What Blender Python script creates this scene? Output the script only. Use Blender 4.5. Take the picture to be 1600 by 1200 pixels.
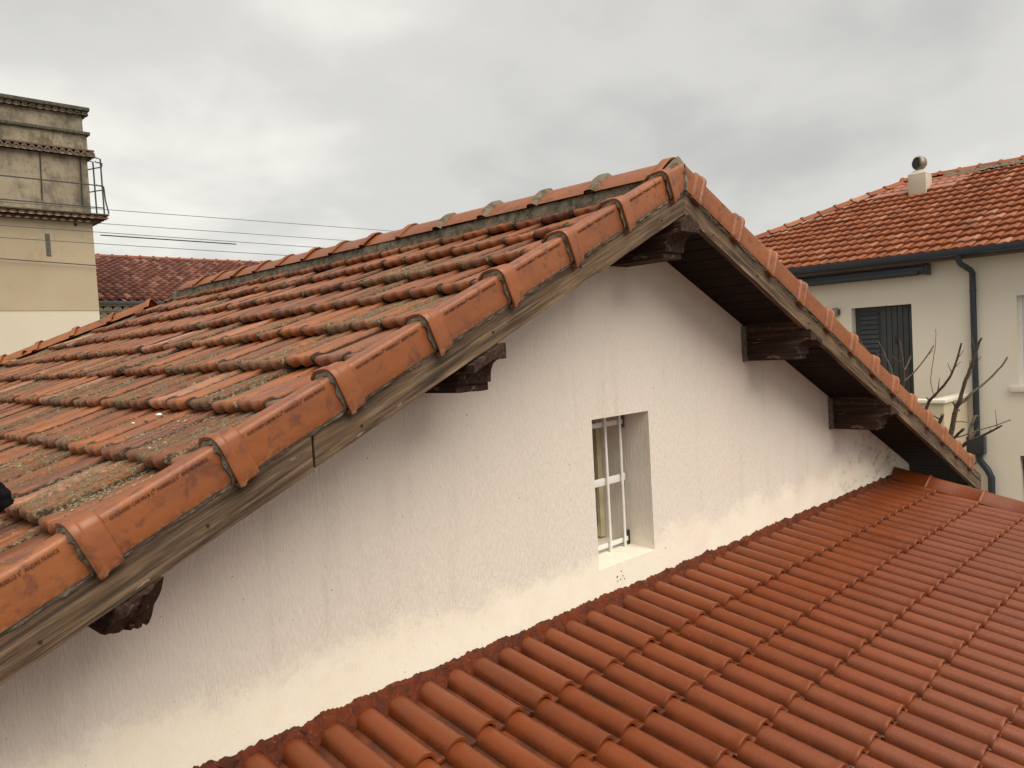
import bpy, bmesh, math, random
import numpy as np
from mathutils import Matrix, Vector, noise as mn
random.seed(7)
rng = np.random.default_rng(7)
for o in list(bpy.data.objects): bpy.data.objects.remove(o)
SC = bpy.context.scene
COL = SC.collection

# ------------------------------------------------------------------ camera
RM = Matrix(((0.70778806, -0.07003876, 0.70294426),
             (-0.70423433, 0.00834574, 0.70991856),
             (-0.05558841, -0.99750936, -0.04341669)))     # columns: image right, image down, forward
FPX = 1204.37
cd = bpy.data.cameras.new('camera'); cam = bpy.data.objects.new('camera', cd); COL.objects.link(cam)
cam.matrix_world = Matrix(((RM[0][0], -RM[0][1], -RM[0][2], 0), (RM[1][0], -RM[1][1], -RM[1][2], 0),
                           (RM[2][0], -RM[2][1], -RM[2][2], 0), (0, 0, 0, 1)))
cd.sensor_width = 36; cd.lens = FPX / 1600 * 36; cd.clip_start = .05; cd.clip_end = 3000
SC.camera = cam
def ray(x, y): return RM @ Vector((x - 800, y - 600, FPX))
def on_x(x, y, X): r = ray(x, y); return r * (X / r.x)
def on_y(x, y, Y): r = ray(x, y); return r * (Y / r.y)
def project(p):
    c = RM.transposed() @ Vector(p)
    return 800 + FPX * c.x / c.z, 600 + FPX * c.y / c.z, c.z

# ------------------------------------------------------------------ world, sun, exposure
W = bpy.data.worlds.new('World'); SC.world = W; W.use_nodes = True
SUN_EL, SUN_AZ = math.radians(56), math.radians(186)        # azimuth clockwise from +Y
SKX, SKY_ = -14.23, -15.29
def build_world():
    nt = W.node_tree; nt.nodes.clear(); N = nt.nodes.new; L = nt.links.new
    out = N('ShaderNodeOutputWorld')
    sky = N('ShaderNodeTexSky'); sky.sky_type = 'NISHITA'; sky.sun_disc = False
    sky.sun_elevation = SUN_EL; sky.sun_rotation = SUN_AZ
    b1 = N('ShaderNodeBackground'); b1.inputs[1].default_value = .1; L(sky.outputs[0], b1.inputs[0])
    tc = N('ShaderNodeTexCoord')
    sep = N('ShaderNodeSeparateXYZ'); L(tc.outputs['Generated'], sep.inputs[0])
    mx = N('ShaderNodeMath'); mx.operation = 'MAXIMUM'; L(sep.outputs[2], mx.inputs[0]); mx.inputs[1].default_value = 0
    ad = N('ShaderNodeMath'); ad.operation = 'ADD'; L(mx.outputs[0], ad.inputs[0]); ad.inputs[1].default_value = .32
    dv = N('ShaderNodeVectorMath'); dv.operation = 'DIVIDE'; L(tc.outputs['Generated'], dv.inputs[0])
    cb = N('ShaderNodeCombineXYZ'); [L(ad.outputs[0], cb.inputs[i]) for i in range(3)]; L(cb.outputs[0], dv.inputs[1])
    mp = N('ShaderNodeMapping'); L(dv.outputs[0], mp.inputs[0]); mp.inputs['Location'].default_value = (SKX, SKY_, 0)
    mp.inputs['Scale'].default_value = (1, 1, .6)
    def noise(scale, detail, rough, dist=0):
        n = N('ShaderNodeTexNoise'); L(mp.outputs[0], n.inputs['Vector']); n.inputs['Scale'].default_value = scale
        n.inputs['Detail'].default_value = detail; n.inputs['Roughness'].default_value = rough
        n.inputs['Distortion'].default_value = dist; return n
    a = noise(1.0, 4, .5, .15); b = noise(2.9, 5, .5, .2)
    m = N('ShaderNodeMix'); m.data_type = 'FLOAT'; m.inputs[0].default_value = .33
    L(a.outputs[0], m.inputs[2]); L(b.outputs[0], m.inputs[3])
    cr = N('ShaderNodeValToRGB'); e = cr.color_ramp; e.interpolation = 'EASE'
    e.elements[0].position = .34; e.elements[0].color = (.49, .482, .46, 1)
    e.elements[1].position = .66; e.elements[1].color = (.84, .82, .75, 1)
    q = e.elements.new(.5); q.color = (.625, .613, .582, 1)
    L(m.outputs[0], cr.inputs[0])
    b2 = N('ShaderNodeBackground'); b2.inputs[1].default_value = 1.0; L(cr.outputs[0], b2.inputs[0])
    ms = N('ShaderNodeMixShader'); ms.inputs[0].default_value = .94
    L(b1.outputs[0], ms.inputs[1]); L(b2.outputs[0], ms.inputs[2]); L(ms.outputs[0], out.inputs[0])
build_world()
sd = bpy.data.lights.new('sun', 'SUN'); sd.energy = 3.5; sd.angle = math.radians(60); sd.color = (1, .92, .79)
sun = bpy.data.objects.new('sun', sd); COL.objects.link(sun)
sdir = Vector((math.sin(SUN_AZ) * math.cos(SUN_EL), math.cos(SUN_AZ) * math.cos(SUN_EL), math.sin(SUN_EL)))
sun.rotation_euler = sdir.to_track_quat('Z', 'Y').to_euler(); sun.location = sdir * 50
SC.view_settings.view_transform = 'Standard'; SC.view_settings.look = 'None'
SC.view_settings.exposure = 0.22; SC.view_settings.gamma = 1; SC.view_settings.use_curve_mapping = False
GROUND = -4.6

# ------------------------------------------------------------------ node helper
class NT:
    def __init__(s, name, rough=.7, spec=.35):
        s.m = bpy.data.materials.new(name); s.m.use_nodes = True; s.t = s.m.node_tree
        s.p = s.t.nodes['Principled BSDF']; s.p.inputs['Roughness'].default_value = rough
        s.p.inputs['Specular IOR Level'].default_value = spec
        s.g = None
    def n(s, k): return s.t.nodes.new(k)
    def l(s, a, b): s.t.links.new(a, b)
    def put(s, sock, v):
        if hasattr(v, 'is_output'): s.l(v, sock)
        elif isinstance(v, (tuple, list)) and len(v) == 3 and sock.type == 'RGBA': sock.default_value = (*v, 1)
        else: sock.default_value = v
    def pos(s):
        if not s.g: s.g = s.n('ShaderNodeNewGeometry')
        return s.g.outputs['Position']
    def obj(s): return s.n('ShaderNodeTexCoord').outputs['Object']
    def rnd(s): return s.n('ShaderNodeObjectInfo').outputs['Random']
    def attr(s, name):
        a = s.n('ShaderNodeAttribute'); a.attribute_name = name; return a.outputs['Fac']
    def xyz(s, v):
        q = s.n('ShaderNodeSeparateXYZ'); s.l(v, q.inputs[0]); return q.outputs
    def vec(s, v, scale=(1, 1, 1), loc=(0, 0, 0), rot=(0, 0, 0)):
        q = s.n('ShaderNodeMapping'); s.l(v, q.inputs[0]); q.inputs['Scale'].default_value = scale
        q.inputs['Rotation'].default_value = rot
        s.put(q.inputs['Location'], loc); return q.outputs[0]
    def noise(s, v, scale, detail=4, rough=.55, dist=0):
        q = s.n('ShaderNodeTexNoise'); s.l(v, q.inputs['Vector']); q.inputs['Scale'].default_value = scale
        q.inputs['Detail'].default_value = detail; q.inputs['Roughness'].default_value = rough
        q.inputs['Distortion'].default_value = dist; return q.outputs[0]
    def voro(s, v, scale, feat='F1'):
        q = s.n('ShaderNodeTexVoronoi'); q.feature = feat; s.l(v, q.inputs['Vector']); q.inputs['Scale'].default_value = scale
        return q.outputs['Distance']
    def ramp(s, f, *stops, ease='LINEAR'):
        q = s.n('ShaderNodeValToRGB'); s.l(f, q.inputs[0]); e = q.color_ramp; e.interpolation = ease
        for i, (p, c) in enumerate(stops):
            c = c if isinstance(c, tuple) else (c, c, c)
            k = e.elements[i] if i < 2 else e.elements.new(p)
            k.position = p; k.color = (*c, 1)
        return q.outputs[0]
    def step(s, f, a, b): # smooth 0..1
        q = s.n('ShaderNodeMapRange'); q.interpolation_type = 'SMOOTHSTEP'; s.l(f, q.inputs[0])
        q.inputs[1].default_value = a; q.inputs[2].default_value = b; return q.outputs[0]
    def math(s, op, a, b=0.0):
        q = s.n('ShaderNodeMath'); q.operation = op; s.put(q.inputs[0], a); s.put(q.inputs[1], b); return q.outputs[0]
    def mix(s, f, a, b, mode='MIX'):
        q = s.n('ShaderNodeMix'); q.data_type = 'RGBA'; q.blend_type = mode; s.put(q.inputs[0], f)
        s.put(q.inputs[6], a); s.put(q.inputs[7], b); return q.outputs[2]
    def hsv(s, c, h=.5, sat=1., v=1.):
        q = s.n('ShaderNodeHueSaturation'); s.put(q.inputs['Color'], c); s.put(q.inputs['Hue'], h)
        s.put(q.inputs['Saturation'], sat); s.put(q.inputs['Value'], v); return q.outputs[0]
    def bump(s, h, strength, dist=.01, prev=None):
        q = s.n('ShaderNodeBump'); s.l(h, q.inputs['Height']); q.inputs['Strength'].default_value = strength
        q.inputs['Distance'].default_value = dist
        if prev is not None: s.l(prev, q.inputs['Normal'])
        return q.outputs[0]
    def done(s, col=None, rough=None, normal=None):
        if col is not None: s.put(s.p.inputs['Base Color'], col)
        if rough is not None: s.put(s.p.inputs['Roughness'], rough)
        if normal is not None: s.l(normal, s.p.inputs['Normal'])
        return s.m
MAT = {}
def tile_random(m, single, cell):
    """0..1 random number per tile: object random for single tiles, cell noise for joined ones"""
    if single: return m.rnd()
    sc, off = cell
    v = m.vec(m.pos(), scale=sc, loc=off)
    f = m.n('ShaderNodeVectorMath'); f.operation = 'FLOOR'; m.l(v, f.inputs[0])
    w = m.n('ShaderNodeTexWhiteNoise'); w.noise_dimensions = '3D'; m.l(f.outputs[0], w.inputs['Vector']); return w.outputs['Value']
def shift(m, v, r, k=37.):
    q = m.n('ShaderNodeVectorMath'); q.operation = 'ADD'; m.l(v, q.inputs[0])
    c = m.n('ShaderNodeCombineXYZ'); a = m.math('MULTIPLY', r, k)
    for i in range(3): m.l(a, c.inputs[i])
    m.l(c.outputs[0], q.inputs[1]); return q.outputs[0]

def mat_field(name, single, cell=None):
    m = NT(name, .62, .32); P = m.pos(); r = tile_random(m, single, cell); PP = shift(m, P, r)
    h = m.attr('h')
    base = m.ramp(r, (0, (.14, .042, .016)), (.2, (.235, .068, .017)), (.42, (.30, .092, .021)), (.58, (.18, .054, .021)), (.78, (.255, .082, .023)),
                  (.93, (.32, .112, .035)), (.985, (.42, .20, .125)))
    n1 = m.noise(PP, 9, 5); base = m.mix(m.step(n1, .35, .75), base, m.hsv(base, .5, .85, .62))
    n2 = m.noise(PP, 45, 4); base = m.mix(m.math('MULTIPLY', m.step(n2, .5, .75), .5), base, (.15, .06, .045))
    # dark grime in the grooves, with shade beside ribs and gaps painted in
    g = m.math('SUBTRACT', 1.0, h)
    n3 = m.noise(P, 30, 6, .65)
    gm = m.step(m.math('ADD', m.math('MULTIPLY', g, .46), m.math('MULTIPLY', n3, .6)), .42, .68)
    base = m.mix(m.math('MULTIPLY', gm, .93), base, (.026, .019, .013))
    # lichen: patches, more of it lower on the slope and on some tiles
    big = m.noise(P, 1.6, 3, .6)
    low = m.n('ShaderNodeMapRange'); m.l(m.xyz(P)[0], low.inputs[0]); low.inputs[1].default_value = 3.0; low.inputs[2].default_value = .2
    low.inputs[3].default_value = -.06; low.inputs[4].default_value = .15
    r2 = m.math('FRACT', m.math('MULTIPLY', r, 17.31))
    amt = m.math('ADD', m.math('ADD', big, low.outputs[0]), m.math('MULTIPLY', m.math('SUBTRACT', r2, .5), .34))
    amt = m.math('ADD', amt, m.math('MULTIPLY', g, .16))
    patch = m.step(amt, .56, .74)
    fine = m.noise(P, 75, 6, .7); fine2 = m.noise(P, 22, 4, .6)
    lm = m.math('MULTIPLY', patch, m.step(m.math('ADD', m.math('MULTIPLY', fine, .7), m.math('MULTIPLY', fine2, .3)), .44, .56))
    lc = m.ramp(m.noise(P, 130, 3), (.3, (.085, .066, .036)), (.5, (.16, .125, .072)), (.72, (.36, .31, .20)))
    col = m.mix(lm, base, lc)
    hgt = m.math('ADD', m.math('MULTIPLY', m.noise(PP, 60, 5), .5), m.math('MULTIPLY', m.math('MULTIPLY', lm, fine), 2.2))
    rough = m.math('ADD', .40, m.math('MULTIPLY', m.math('MAXIMUM', lm, gm), .55))
    return m.done(col, rough, m.bump(hgt, .55, .006))
def mat_verge(name):
    m = NT(name, .45, .5); P = m.pos(); r = m.rnd(); PP = shift(m, P, r)
    base = m.ramp(r, (0, (.215, .064, .018)), (.35, (.27, .086, .023)), (.7, (.235, .072, .020)), (1, (.29, .098, .028)))
    n = m.noise(PP, 5, 5, .6); base = m.mix(m.math('MULTIPLY', m.step(n, .42, .72), .55), base, (.165, .050, .024))
    n = m.noise(PP, 14, 6, .65, .4); base = m.mix(m.math('MULTIPLY', m.step(n, .52, .66), .7), base, (.095, .034, .02))
    n = m.noise(PP, 40, 5, .7); base = m.mix(m.math('MULTIPLY', m.step(n, .64, .72), .8), base, (.055, .03, .022))
    h = m.attr('h')      # 1 at the bottom edge: lime bloom and dirt of the edge
    e = m.step(m.math('ADD', m.math('MULTIPLY', h, .75), m.math('MULTIPLY', m.noise(P, 16, 6, .75), .6)), .93, 1.12)
    base = m.mix(m.math('MULTIPLY', e, .6), base, m.mix(m.step(m.noise(P, 60, 4), .4, .62), (.09, .05, .032), (.33, .19, .12)))
    n4 = m.noise(PP, 28, 4)
    return m.done(base, m.ramp(n, (.3, .34), (.7, .55)), m.bump(n4, .18, .006))
def mat_mortar(name, a=(.195, .165, .12), b=(.085, .072, .048), c=(.26, .23, .175)):
    m = NT(name, .95, .2); P = m.pos()
    n = m.noise(P, 18, 6, .65); n2 = m.noise(P, 70, 5, .7)
    col = m.mix(m.step(n, .4, .65), a, b); col = m.mix(m.step(n2, .56, .7), col, c)
    return m.done(col, .95, m.bump(m.math('ADD', n2, n), .9, .012))
def mat_wood(name, cols, dark=(.03, .022, .016), paint=None):
    m = NT(name, .85, .25); O = m.obj()
    g = m.noise(m.vec(O, scale=(1.2, 26, 26)), 2.2, 7, .62, .35)
    g2 = m.noise(m.vec(O, scale=(3.5, 150, 150)), 2, 5, .7)
    base = m.ramp(m.math('ADD', m.math('MULTIPLY', g, .7), m.math('MULTIPLY', g2, .3)), (.34, dark), (.44, cols[0]), (.53, cols[1]), (.66, cols[2]))
    blot = m.noise(m.vec(O, scale=(1, 3, 3)), 3.2, 5)
    base = m.mix(m.math('MULTIPLY', m.step(blot, .5, .72), .6), base, m.hsv(base, .5, .8, .55))
    kv = m.voro(m.vec(O, scale=(2.2, 7.5, 7.5), loc=(.3, .2, .1)), 1.0)      # knots
    base = m.mix(m.math('MULTIPLY', m.math('SUBTRACT', 1.0, m.step(kv, .03, .13)), .9), base, dark)
    if paint:
        pn = m.noise(m.vec(O, scale=(1.5, 6, 6)), 6, 6, .7)
        base = m.mix(m.step(pn, paint[1], paint[1] + .03), base, paint[0])
    return m.done(base, .85, m.bump(m.math('ADD', g, m.math('MULTIPLY', g2, .6)), .55, .006))
def mat_house_wall():
    m = NT('rough_render_wall', .9, .25); P = m.pos(); z = m.xyz(P)[2]; x = m.xyz(P)[0]
    big = m.noise(P, 1.3, 4); med = m.noise(P, 4.5, 5)
    base = m.mix(m.step(big, .35, .7), (.77, .71, .635), (.785, .72, .645))
    base = m.mix(m.math('MULTIPLY', m.step(m.noise(m.vec(P, scale=(5, 5, .7)), 2.0, 6), .55, .8), .28), base, (.55, .48, .41))
    dr = m.noise(m.vec(P, scale=(9, 9, .5)), 1.0, 6, .7); dm = m.math('MULTIPLY', m.step(dr, .53, .70), m.step(m.noise(P, 1.1, 4), .35, .65))
    base = m.mix(m.math('MULTIPLY', dm, .26), base, (.50, .44, .38))
    # cream masonry paint band above the annex roof, ragged top edge
    line = m.math('ADD', z, m.math('MULTIPLY', m.math('SUBTRACT', med, .5), .30))
    line = m.math('ADD', line, m.math('MULTIPLY', m.math('SUBTRACT', m.noise(P, 26, 5, .65), .5), .16))
    band = m.math('SUBTRACT', 1.0, m.step(line, -1.13, -.98))
    base = m.mix(band, base, m.mix(m.step(m.noise(P, 7, 5), .35, .7), (.85, .795, .68), (.825, .76, .63)))
    # pink bloom to the right of the window, dark mould in the corner under the eave
    px = m.math('MULTIPLY', m.step(x, 3.3, 3.9), m.step(m.noise(P, 2.6, 4), .46, .68))
    base = m.mix(m.math('MULTIPLY', px, .45), base, (.80, .66, .60))
    mo = m.math('MULTIPLY', m.step(x, 5.3, 7.0), m.step(m.noise(m.vec(P, scale=(1, 1, 1.6)), 7, 6, .7), .5, .66))
    base = m.mix(m.math('MULTIPLY', mo, .65), base, (.16, .15, .10))
    sp = m.noise(P, 55, 2); base = m.mix(m.math('MULTIPLY', m.step(sp, .74, .77), .8), base, (.12, .09, .06))
    # scratched vertical render
    a = m.noise(m.vec(P, scale=(1, 1, .20)), 120, 5, .65, .18); b = m.noise(m.vec(P, scale=(1, 1, .3)), 190, 3, .6)
    smooth = m.math('SUBTRACT', 1.0, m.math('MULTIPLY', band, .72))
    h = m.math('MULTIPLY', m.math('ADD', m.step(a, .25, .75), m.math('MULTIPLY', b, .5)), smooth)
    return m.done(base, .9, m.bump(h, .75, .0045))
def mat_annex(name, single, cell=None):
    m = NT(name, .38, .42); P = m.pos(); r = tile_random(m, single, cell); PP = shift(m, P, r)
    base = m.ramp(r, (0, (.150, .0335, .0080)), (.5, (.178, .0405, .0095)), (1, (.163, .037, .0088)))
    n = m.noise(P, 3, 5); base = m.mix(m.math('MULTIPLY', m.step(n, .35, .75), .5), base, (.20, .053, .017))
    n2 = m.noise(PP, 26, 6, .7); base = m.mix(m.math('MULTIPLY', m.step(n2, .62, .74), .35), base, (.30, .095, .045))
    base = m.hsv(base, .5, 1., m.math('ADD', .94, m.math('MULTIPLY', m.math('FRACT', m.math('MULTIPLY', r, 7.77)), .12)))
    n5 = m.noise(m.vec(P, scale=(1, .4, 1)), 1.1, 5, .6); base = m.mix(m.math('MULTIPLY', m.step(n5, .45, .7), .35), base, (.20, .054, .022))
    n6 = m.noise(PP, 8, 6, .7); base = m.mix(m.math('MULTIPLY', m.step(n6, .60, .75), .3), base, (.085, .024, .011))
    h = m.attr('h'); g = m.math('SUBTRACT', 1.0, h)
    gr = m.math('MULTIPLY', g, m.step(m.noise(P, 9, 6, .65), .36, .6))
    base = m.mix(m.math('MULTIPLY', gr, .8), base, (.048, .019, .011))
    sp = m.noise(P, 75, 2); base = m.mix(m.step(sp, .77, .80), base, (.45, .32, .22))
    dk = m.noise(PP, 34, 3); base = m.mix(m.math('MULTIPLY', m.step(dk, .72, .76), .8), base, (.05, .02, .015))
    bn = m.math('ADD', m.noise(P, 190, 3), m.math('MULTIPLY', m.noise(P, 34, 5), .8))
    return m.done(base, m.ramp(m.noise(PP, 12, 5), (.3, .30), (.7, .46)), m.bump(bn, .30, .004))
def mat_plain(name, col, rough=.6, spec=.4, var=.12, scale=8, bump=.1, metal=0):
    m = NT(name, rough, spec); P = m.pos(); n = m.noise(P, scale, 5)
    c = m.mix(m.step(n, .3, .7), col, tuple(v * (1 - var * 2) for v in col))
    m.p.inputs['Metallic'].default_value = metal
    return m.done(c, rough, m.bump(m.noise(P, scale * 8, 4), bump, .004))
def mat_plaster(name, a, b, stain=None, streak=0., bump=.3, sc=1.):
    m = NT(name, .9, .2); P = m.pos()
    c = m.mix(m.step(m.noise(P, .5 * sc, 5), .35, .7), a, b)
    if stain:
        s1 = m.noise(m.vec(P, scale=(1, 1, .35)), 1.6 * sc, 7, .68, .3); s2 = m.noise(P, 4 * sc, 7, .75)
        k = m.step(m.math('ADD', m.math('MULTIPLY', s1, .6), m.math('MULTIPLY', s2, .4)), .5 - streak, .66 - streak)
        c = m.mix(m.math('MULTIPLY', k, .85), c, stain)
    return m.done(c, .9, m.bump(m.noise(P, 25 * sc, 6, .65), bump, .01))
def mat_far_tile(name, stops, single, cell=None):
    m = NT(name, .75, .3); P = m.pos(); r = tile_random(m, single, cell)
    c = m.ramp(r, *stops); n = m.noise(P, 2.2, 5)
    c = m.mix(m.math('MULTIPLY', m.step(n, .5, .75), .5), c, (.10, .05, .035))
    n = m.noise(P, 12, 5); c = m.mix(m.math('MULTIPLY', m.step(n, .58, .78), .25), c, (.36, .17, .10))
    return m.done(c, .7, m.bump(m.noise(P, 40, 4), .3, .005))

# ------------------------------------------------------------------ object helpers
PW = {}
def mesh(name, V, F, mat=None, smooth=None, h=None):
    me = bpy.data.meshes.new(name)
    me.from_pydata([tuple(map(float, v)) for v in V], [], [tuple(map(int, f)) for f in F]); me.update()
    if h is not None:
        a = me.attributes.new('h', 'FLOAT', 'POINT'); a.data.foreach_set('value', np.asarray(h, np.float32))
    if mat: me.materials.append(mat)
    if smooth is not None:
        me.polygons.foreach_set('use_smooth', [True] * len(me.polygons)); me.set_sharp_from_angle(angle=math.radians(smooth))
    return me
def link(name, me, parent=None, M=None):
    o = bpy.data.objects.new(name, me); COL.objects.link(o)
    M = M or Matrix()
    if parent is not None:
        o.parent = parent; o.matrix_parent_inverse = PW[parent.name].inverted()
    o.matrix_basis = M; PW[o.name] = M.copy() if parent is None else M.copy()
    return o
def thing(name, label, cat, loc, group=None):
    o = bpy.data.objects.new(name, None); COL.objects.link(o); o.location = loc; o.empty_display_size = .3
    PW[o.name] = Matrix.Translation(loc); return tag(o, label, cat, group)
def tag(o, label=None, cat=None, group=None, kind=None):
    if label: o['label'] = label
    if cat: o['category'] = cat
    if group: o['group'] = group
    if kind: o['kind'] = kind
    return o
def box_vf(x0, x1, y0, y1, z0, z1):
    V = [(x, y, z) for x in (x0, x1) for y in (y0, y1) for z in (z0, z1)]
    F = [(0, 1, 3, 2), (4, 6, 7, 5), (0, 4, 5, 1), (2, 3, 7, 6), (0, 2, 6, 4), (1, 5, 7, 3)]
    return V, F
def join(parts):
    V, F = [], []
    for v, f in parts:
        n = len(V); V += [tuple(p) for p in v]; F += [tuple(i + n for i in q) for q in f]
    return V, F
def bevel(me, w, seg=2):
    bm = bmesh.new(); bm.from_mesh(me)
    bmesh.ops.bevel(bm, geom=list(bm.edges), offset=w, segments=seg, affect='EDGES', profile=.6, clamp_overlap=True)
    bm.to_mesh(me); bm.free(); me.polygons.foreach_set('use_smooth', [True] * len(me.polygons)); me.set_sharp_from_angle(angle=.7); return me
def box(name, b, mat, parent=None, bev=0, M=None):
    me = mesh(name, *box_vf(*b), mat)
    if bev: bevel(me, bev)
    return link(name, me, parent, M)
def tube_vf(pts, rad, n=8, cap=True):
    pts = [Vector(p) for p in pts]; k = len(pts)
    rad = rad if isinstance(rad, (list, tuple)) else [rad] * k
    V, F = [], []; prev = None
    for i, p in enumerate(pts):
        d = (pts[min(i + 1, k - 1)] - pts[max(i - 1, 0)]).normalized()
        u = prev if prev else (Vector((0, 0, 1)) if abs(d.z) < .9 else Vector((1, 0, 0)))
        u = (u - d * u.dot(d)).normalized(); prev = u; w = d.cross(u)
        for j in range(n):
            a = 2 * math.pi * j / n; V.append(p + (u * math.cos(a) + w * math.sin(a)) * rad[i])
    for i in range(k - 1):
        for j in range(n):
            a, b = i * n + j, i * n + (j + 1) % n; F.append((a, b, b + n, a + n))
    if cap: F.append(tuple(range(n))[::-1]); F.append(tuple((k - 1) * n + j for j in range(n)))
    return V, F
def tube(name, pts, rad, mat, parent=None, n=8):
    return link(name, mesh(name, *tube_vf(pts, rad, n), mat, 50), parent)
def sweep_vf(rows, close=False):
    """rows: list of equal-length point rows"""
    V = [p for r in rows for p in r]; n = len(rows[0]); F = []
    for i in range(len(rows) - 1):
        for j in range(n - (0 if close else 1)):
            a, b = i * n + j, i * n + (j + 1) % n; F.append((a, b, b + n, a + n))
    return V, F
def stuff_mesh(name, src, mats, mat, smooth=45):
    """join copies of mesh src (list of 4x4) into one mesh"""
    nv = len(src.vertices); v = np.empty(nv * 3); src.vertices.foreach_get('co', v); v = v.reshape(-1, 3)
    fs = [tuple(p.vertices) for p in src.polygons]
    h = np.zeros(nv, np.float32)
    if 'h' in src.attributes: src.attributes['h'].data.foreach_get('value', h)
    VV, FF = [], []
    for i, M in enumerate(mats):
        A = np.array(M); VV.append(v @ A[:3, :3].T + A[:3, 3]); FF += [tuple(k + i * nv for k in f) for f in fs]
    return mesh(name, np.concatenate(VV), FF, mat, smooth, np.tile(h, len(mats)))
def ragged(path, section, amp, freq, up=(0, 0, 1)):
    """strip of mortar: section = list of (Vector offsets) added to each path point, roughened"""
    rows = []
    for p in path:
        r = []
        for s in section:
            q = Vector(p) + Vector(s)
            k = Vector((mn.noise(q * freq), mn.noise(q * freq + Vector((7, 3, 1))), mn.noise(q * freq + Vector((2, 9, 4)))))
            k2 = Vector((mn.noise(q * freq * 3.1), mn.noise(q * freq * 3.1 + Vector((7, 3, 1))), mn.noise(q * freq * 3.1 + Vector((2, 9, 4)))))
            r.append(q + k * amp + k2 * amp * .5)
        rows.append(r)
    return sweep_vf(rows)
def lin(a, b, n): return [Vector(a).lerp(Vector(b), i / (n - 1)) for i in range(n)]

def frame(o, ex, ey, ez):
    return Matrix(((ex[0], ey[0], ez[0], o[0]), (ex[1], ey[1], ez[1], o[1]), (ex[2], ey[2], ez[2], o[2]), (0, 0, 0, 1)))

# ------------------------------------------------------------------ ground
MAT['ground'] = mat_plain('yard_ground', (.20, .185, .16), .95, .2, .2, 1.5, .4)
tag(link('ground', mesh('ground', [(-900, -900, GROUND), (900, -900, GROUND), (900, 900, GROUND), (-900, 900, GROUND)], [(0, 1, 2, 3)], MAT['ground'])), kind='structure')

# ------------------------------------------------------------------ GABLED HOUSE
XA, S = 3.23, .4467
TH = math.atan(S); CS, SN = math.cos(TH), math.sin(TH)
YV, YW, YF = 2.015, 2.44, 12.3           # verge face, gable wall, far eave
HX = 4.84                                # half width at the eaves
YR = 7.85                                # far end of the ridge
house = thing('gabled_house', 'old white rendered gabled house with mossy orange tile roof and timber eaves', 'house', (XA, 7, GROUND))
MAT['field'] = mat_field('weathered_terracotta', True)
MAT['field_stuff'] = mat_field('weathered_terracotta_joined', False, ((1 / .315, 1 / .211, .01), (-(.574 / .315) % 1, -(2.176 / .211) % 1, 0)))
MAT['verge'] = mat_verge('smooth_terracotta')
MAT['mortar'] = mat_mortar('mossy_mortar')
MAT['cement'] = mat_mortar('grey_cement', (.175, .160, .130), (.10, .09, .07), (.27, .245, .20))
MAT['board'] = mat_wood('weathered_board', [(.066, .043, .027), (.136, .089, .054), (.25, .176, .113)], paint=((.27, .22, .155), .64))
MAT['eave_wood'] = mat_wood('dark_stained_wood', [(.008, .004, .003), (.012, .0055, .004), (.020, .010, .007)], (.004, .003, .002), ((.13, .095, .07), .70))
MAT['purlin'] = mat_wood('flaking_purlin_wood', [(.024, .012, .008), (.046, .025, .016), (.10, .064, .042)], (.01, .006, .005), ((.20, .155, .11), .61))
MAT['wall'] = mat_house_wall(); MAT['rust'] = mat_plain('rusty_iron', (.07, .03, .018), .9, .2, .3, 200, .1)
MAT['white'] = mat_plain('white_paint', (.78, .77, .73), .45, .4, .04, 20, .05)
MAT['black'] = mat_plain('black_iron', (.02, .02, .022), .6, .4, .1, 30, .2)
MAT['cream'] = mat_plain('cream_paint', (.62, .54, .36), .6, .3, .1, 12, .1)
MAT['dark_in'] = mat_plain('dark_glass', (.025, .028, .03), .12, .5, .1, 3, 0)

def gable_wall():
    xl, xr, zb = XA - 4.2, XA + 4.2, GROUND
    top = lambda x: .648 - S * abs(x - XA)
    w0, w1, b0, b1 = 2.957, 3.437, -1.125, -.366
    V, F = [], []
    def q(*p):
        n = len(V); V.extend(p); F.append(tuple(range(n, n + len(p))))
    xs = [xl, w0, XA, w1, xr]
    for y, flip in ((YW, False), (YW + .42, True)):
        for a, b in zip(xs, xs[1:]):
            polys = [[(a, zb), (b, zb), (b, top(b)), (a, top(a))]]
            if a >= w0 and b <= w1: polys = [[(a, zb), (b, zb), (b, b0), (a, b0)], [(a, b1), (b, b1), (b, top(b)), (a, top(a))]]
            for p in polys:
                p = [(x, y, z) for x, z in p]; q(*(p[::-1] if flip else p))
    y0, y1 = YW, YW + .42
    q((w1, y0, b0), (w1, y0, b1), (w1, y1, b1), (w1, y1, b0)); q((w0, y0, b1), (w0, y0, b0), (w0, y1, b0), (w0, y1, b1))
    q((w0, y0, b1), (w0, y1, b1), (w1, y1, b1), (w1, y0, b1)); q((w0, y0, b0), (w1, y0, b0), (w1, y1, b0 + .03), (w0, y1, b0 + .03))
    for x in (xl, xr): q((x, y0, zb), (x, y1, zb), (x, y1, top(x)), (x, y0, top(x)))
    q((xl, y0, top(xl)), (XA, y0, top(XA)), (XA, y1, top(XA)), (xl, y1, top(xl))); q((XA, y0, top(XA)), (xr, y0, top(xr)), (xr, y1, top(xr)), (XA, y1, top(XA)))
    return link('gable_wall', mesh('gable_wall', V, F, MAT['wall']), house)
gable_wall()
for nm, b in (('side_wall', (XA - 4.2, XA - 3.9, YW + .422, YF - .6, GROUND, -1.25)), ('side_wall', (XA + 3.9, XA + 4.2, YW + .422, YF - .6, GROUND, -1.25)),
              ('back_wall', (XA - 4.2, XA + 4.2, YF - .598, YF - .3, GROUND, -1.25))):
    box(nm, b, MAT['wall'], house)

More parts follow.
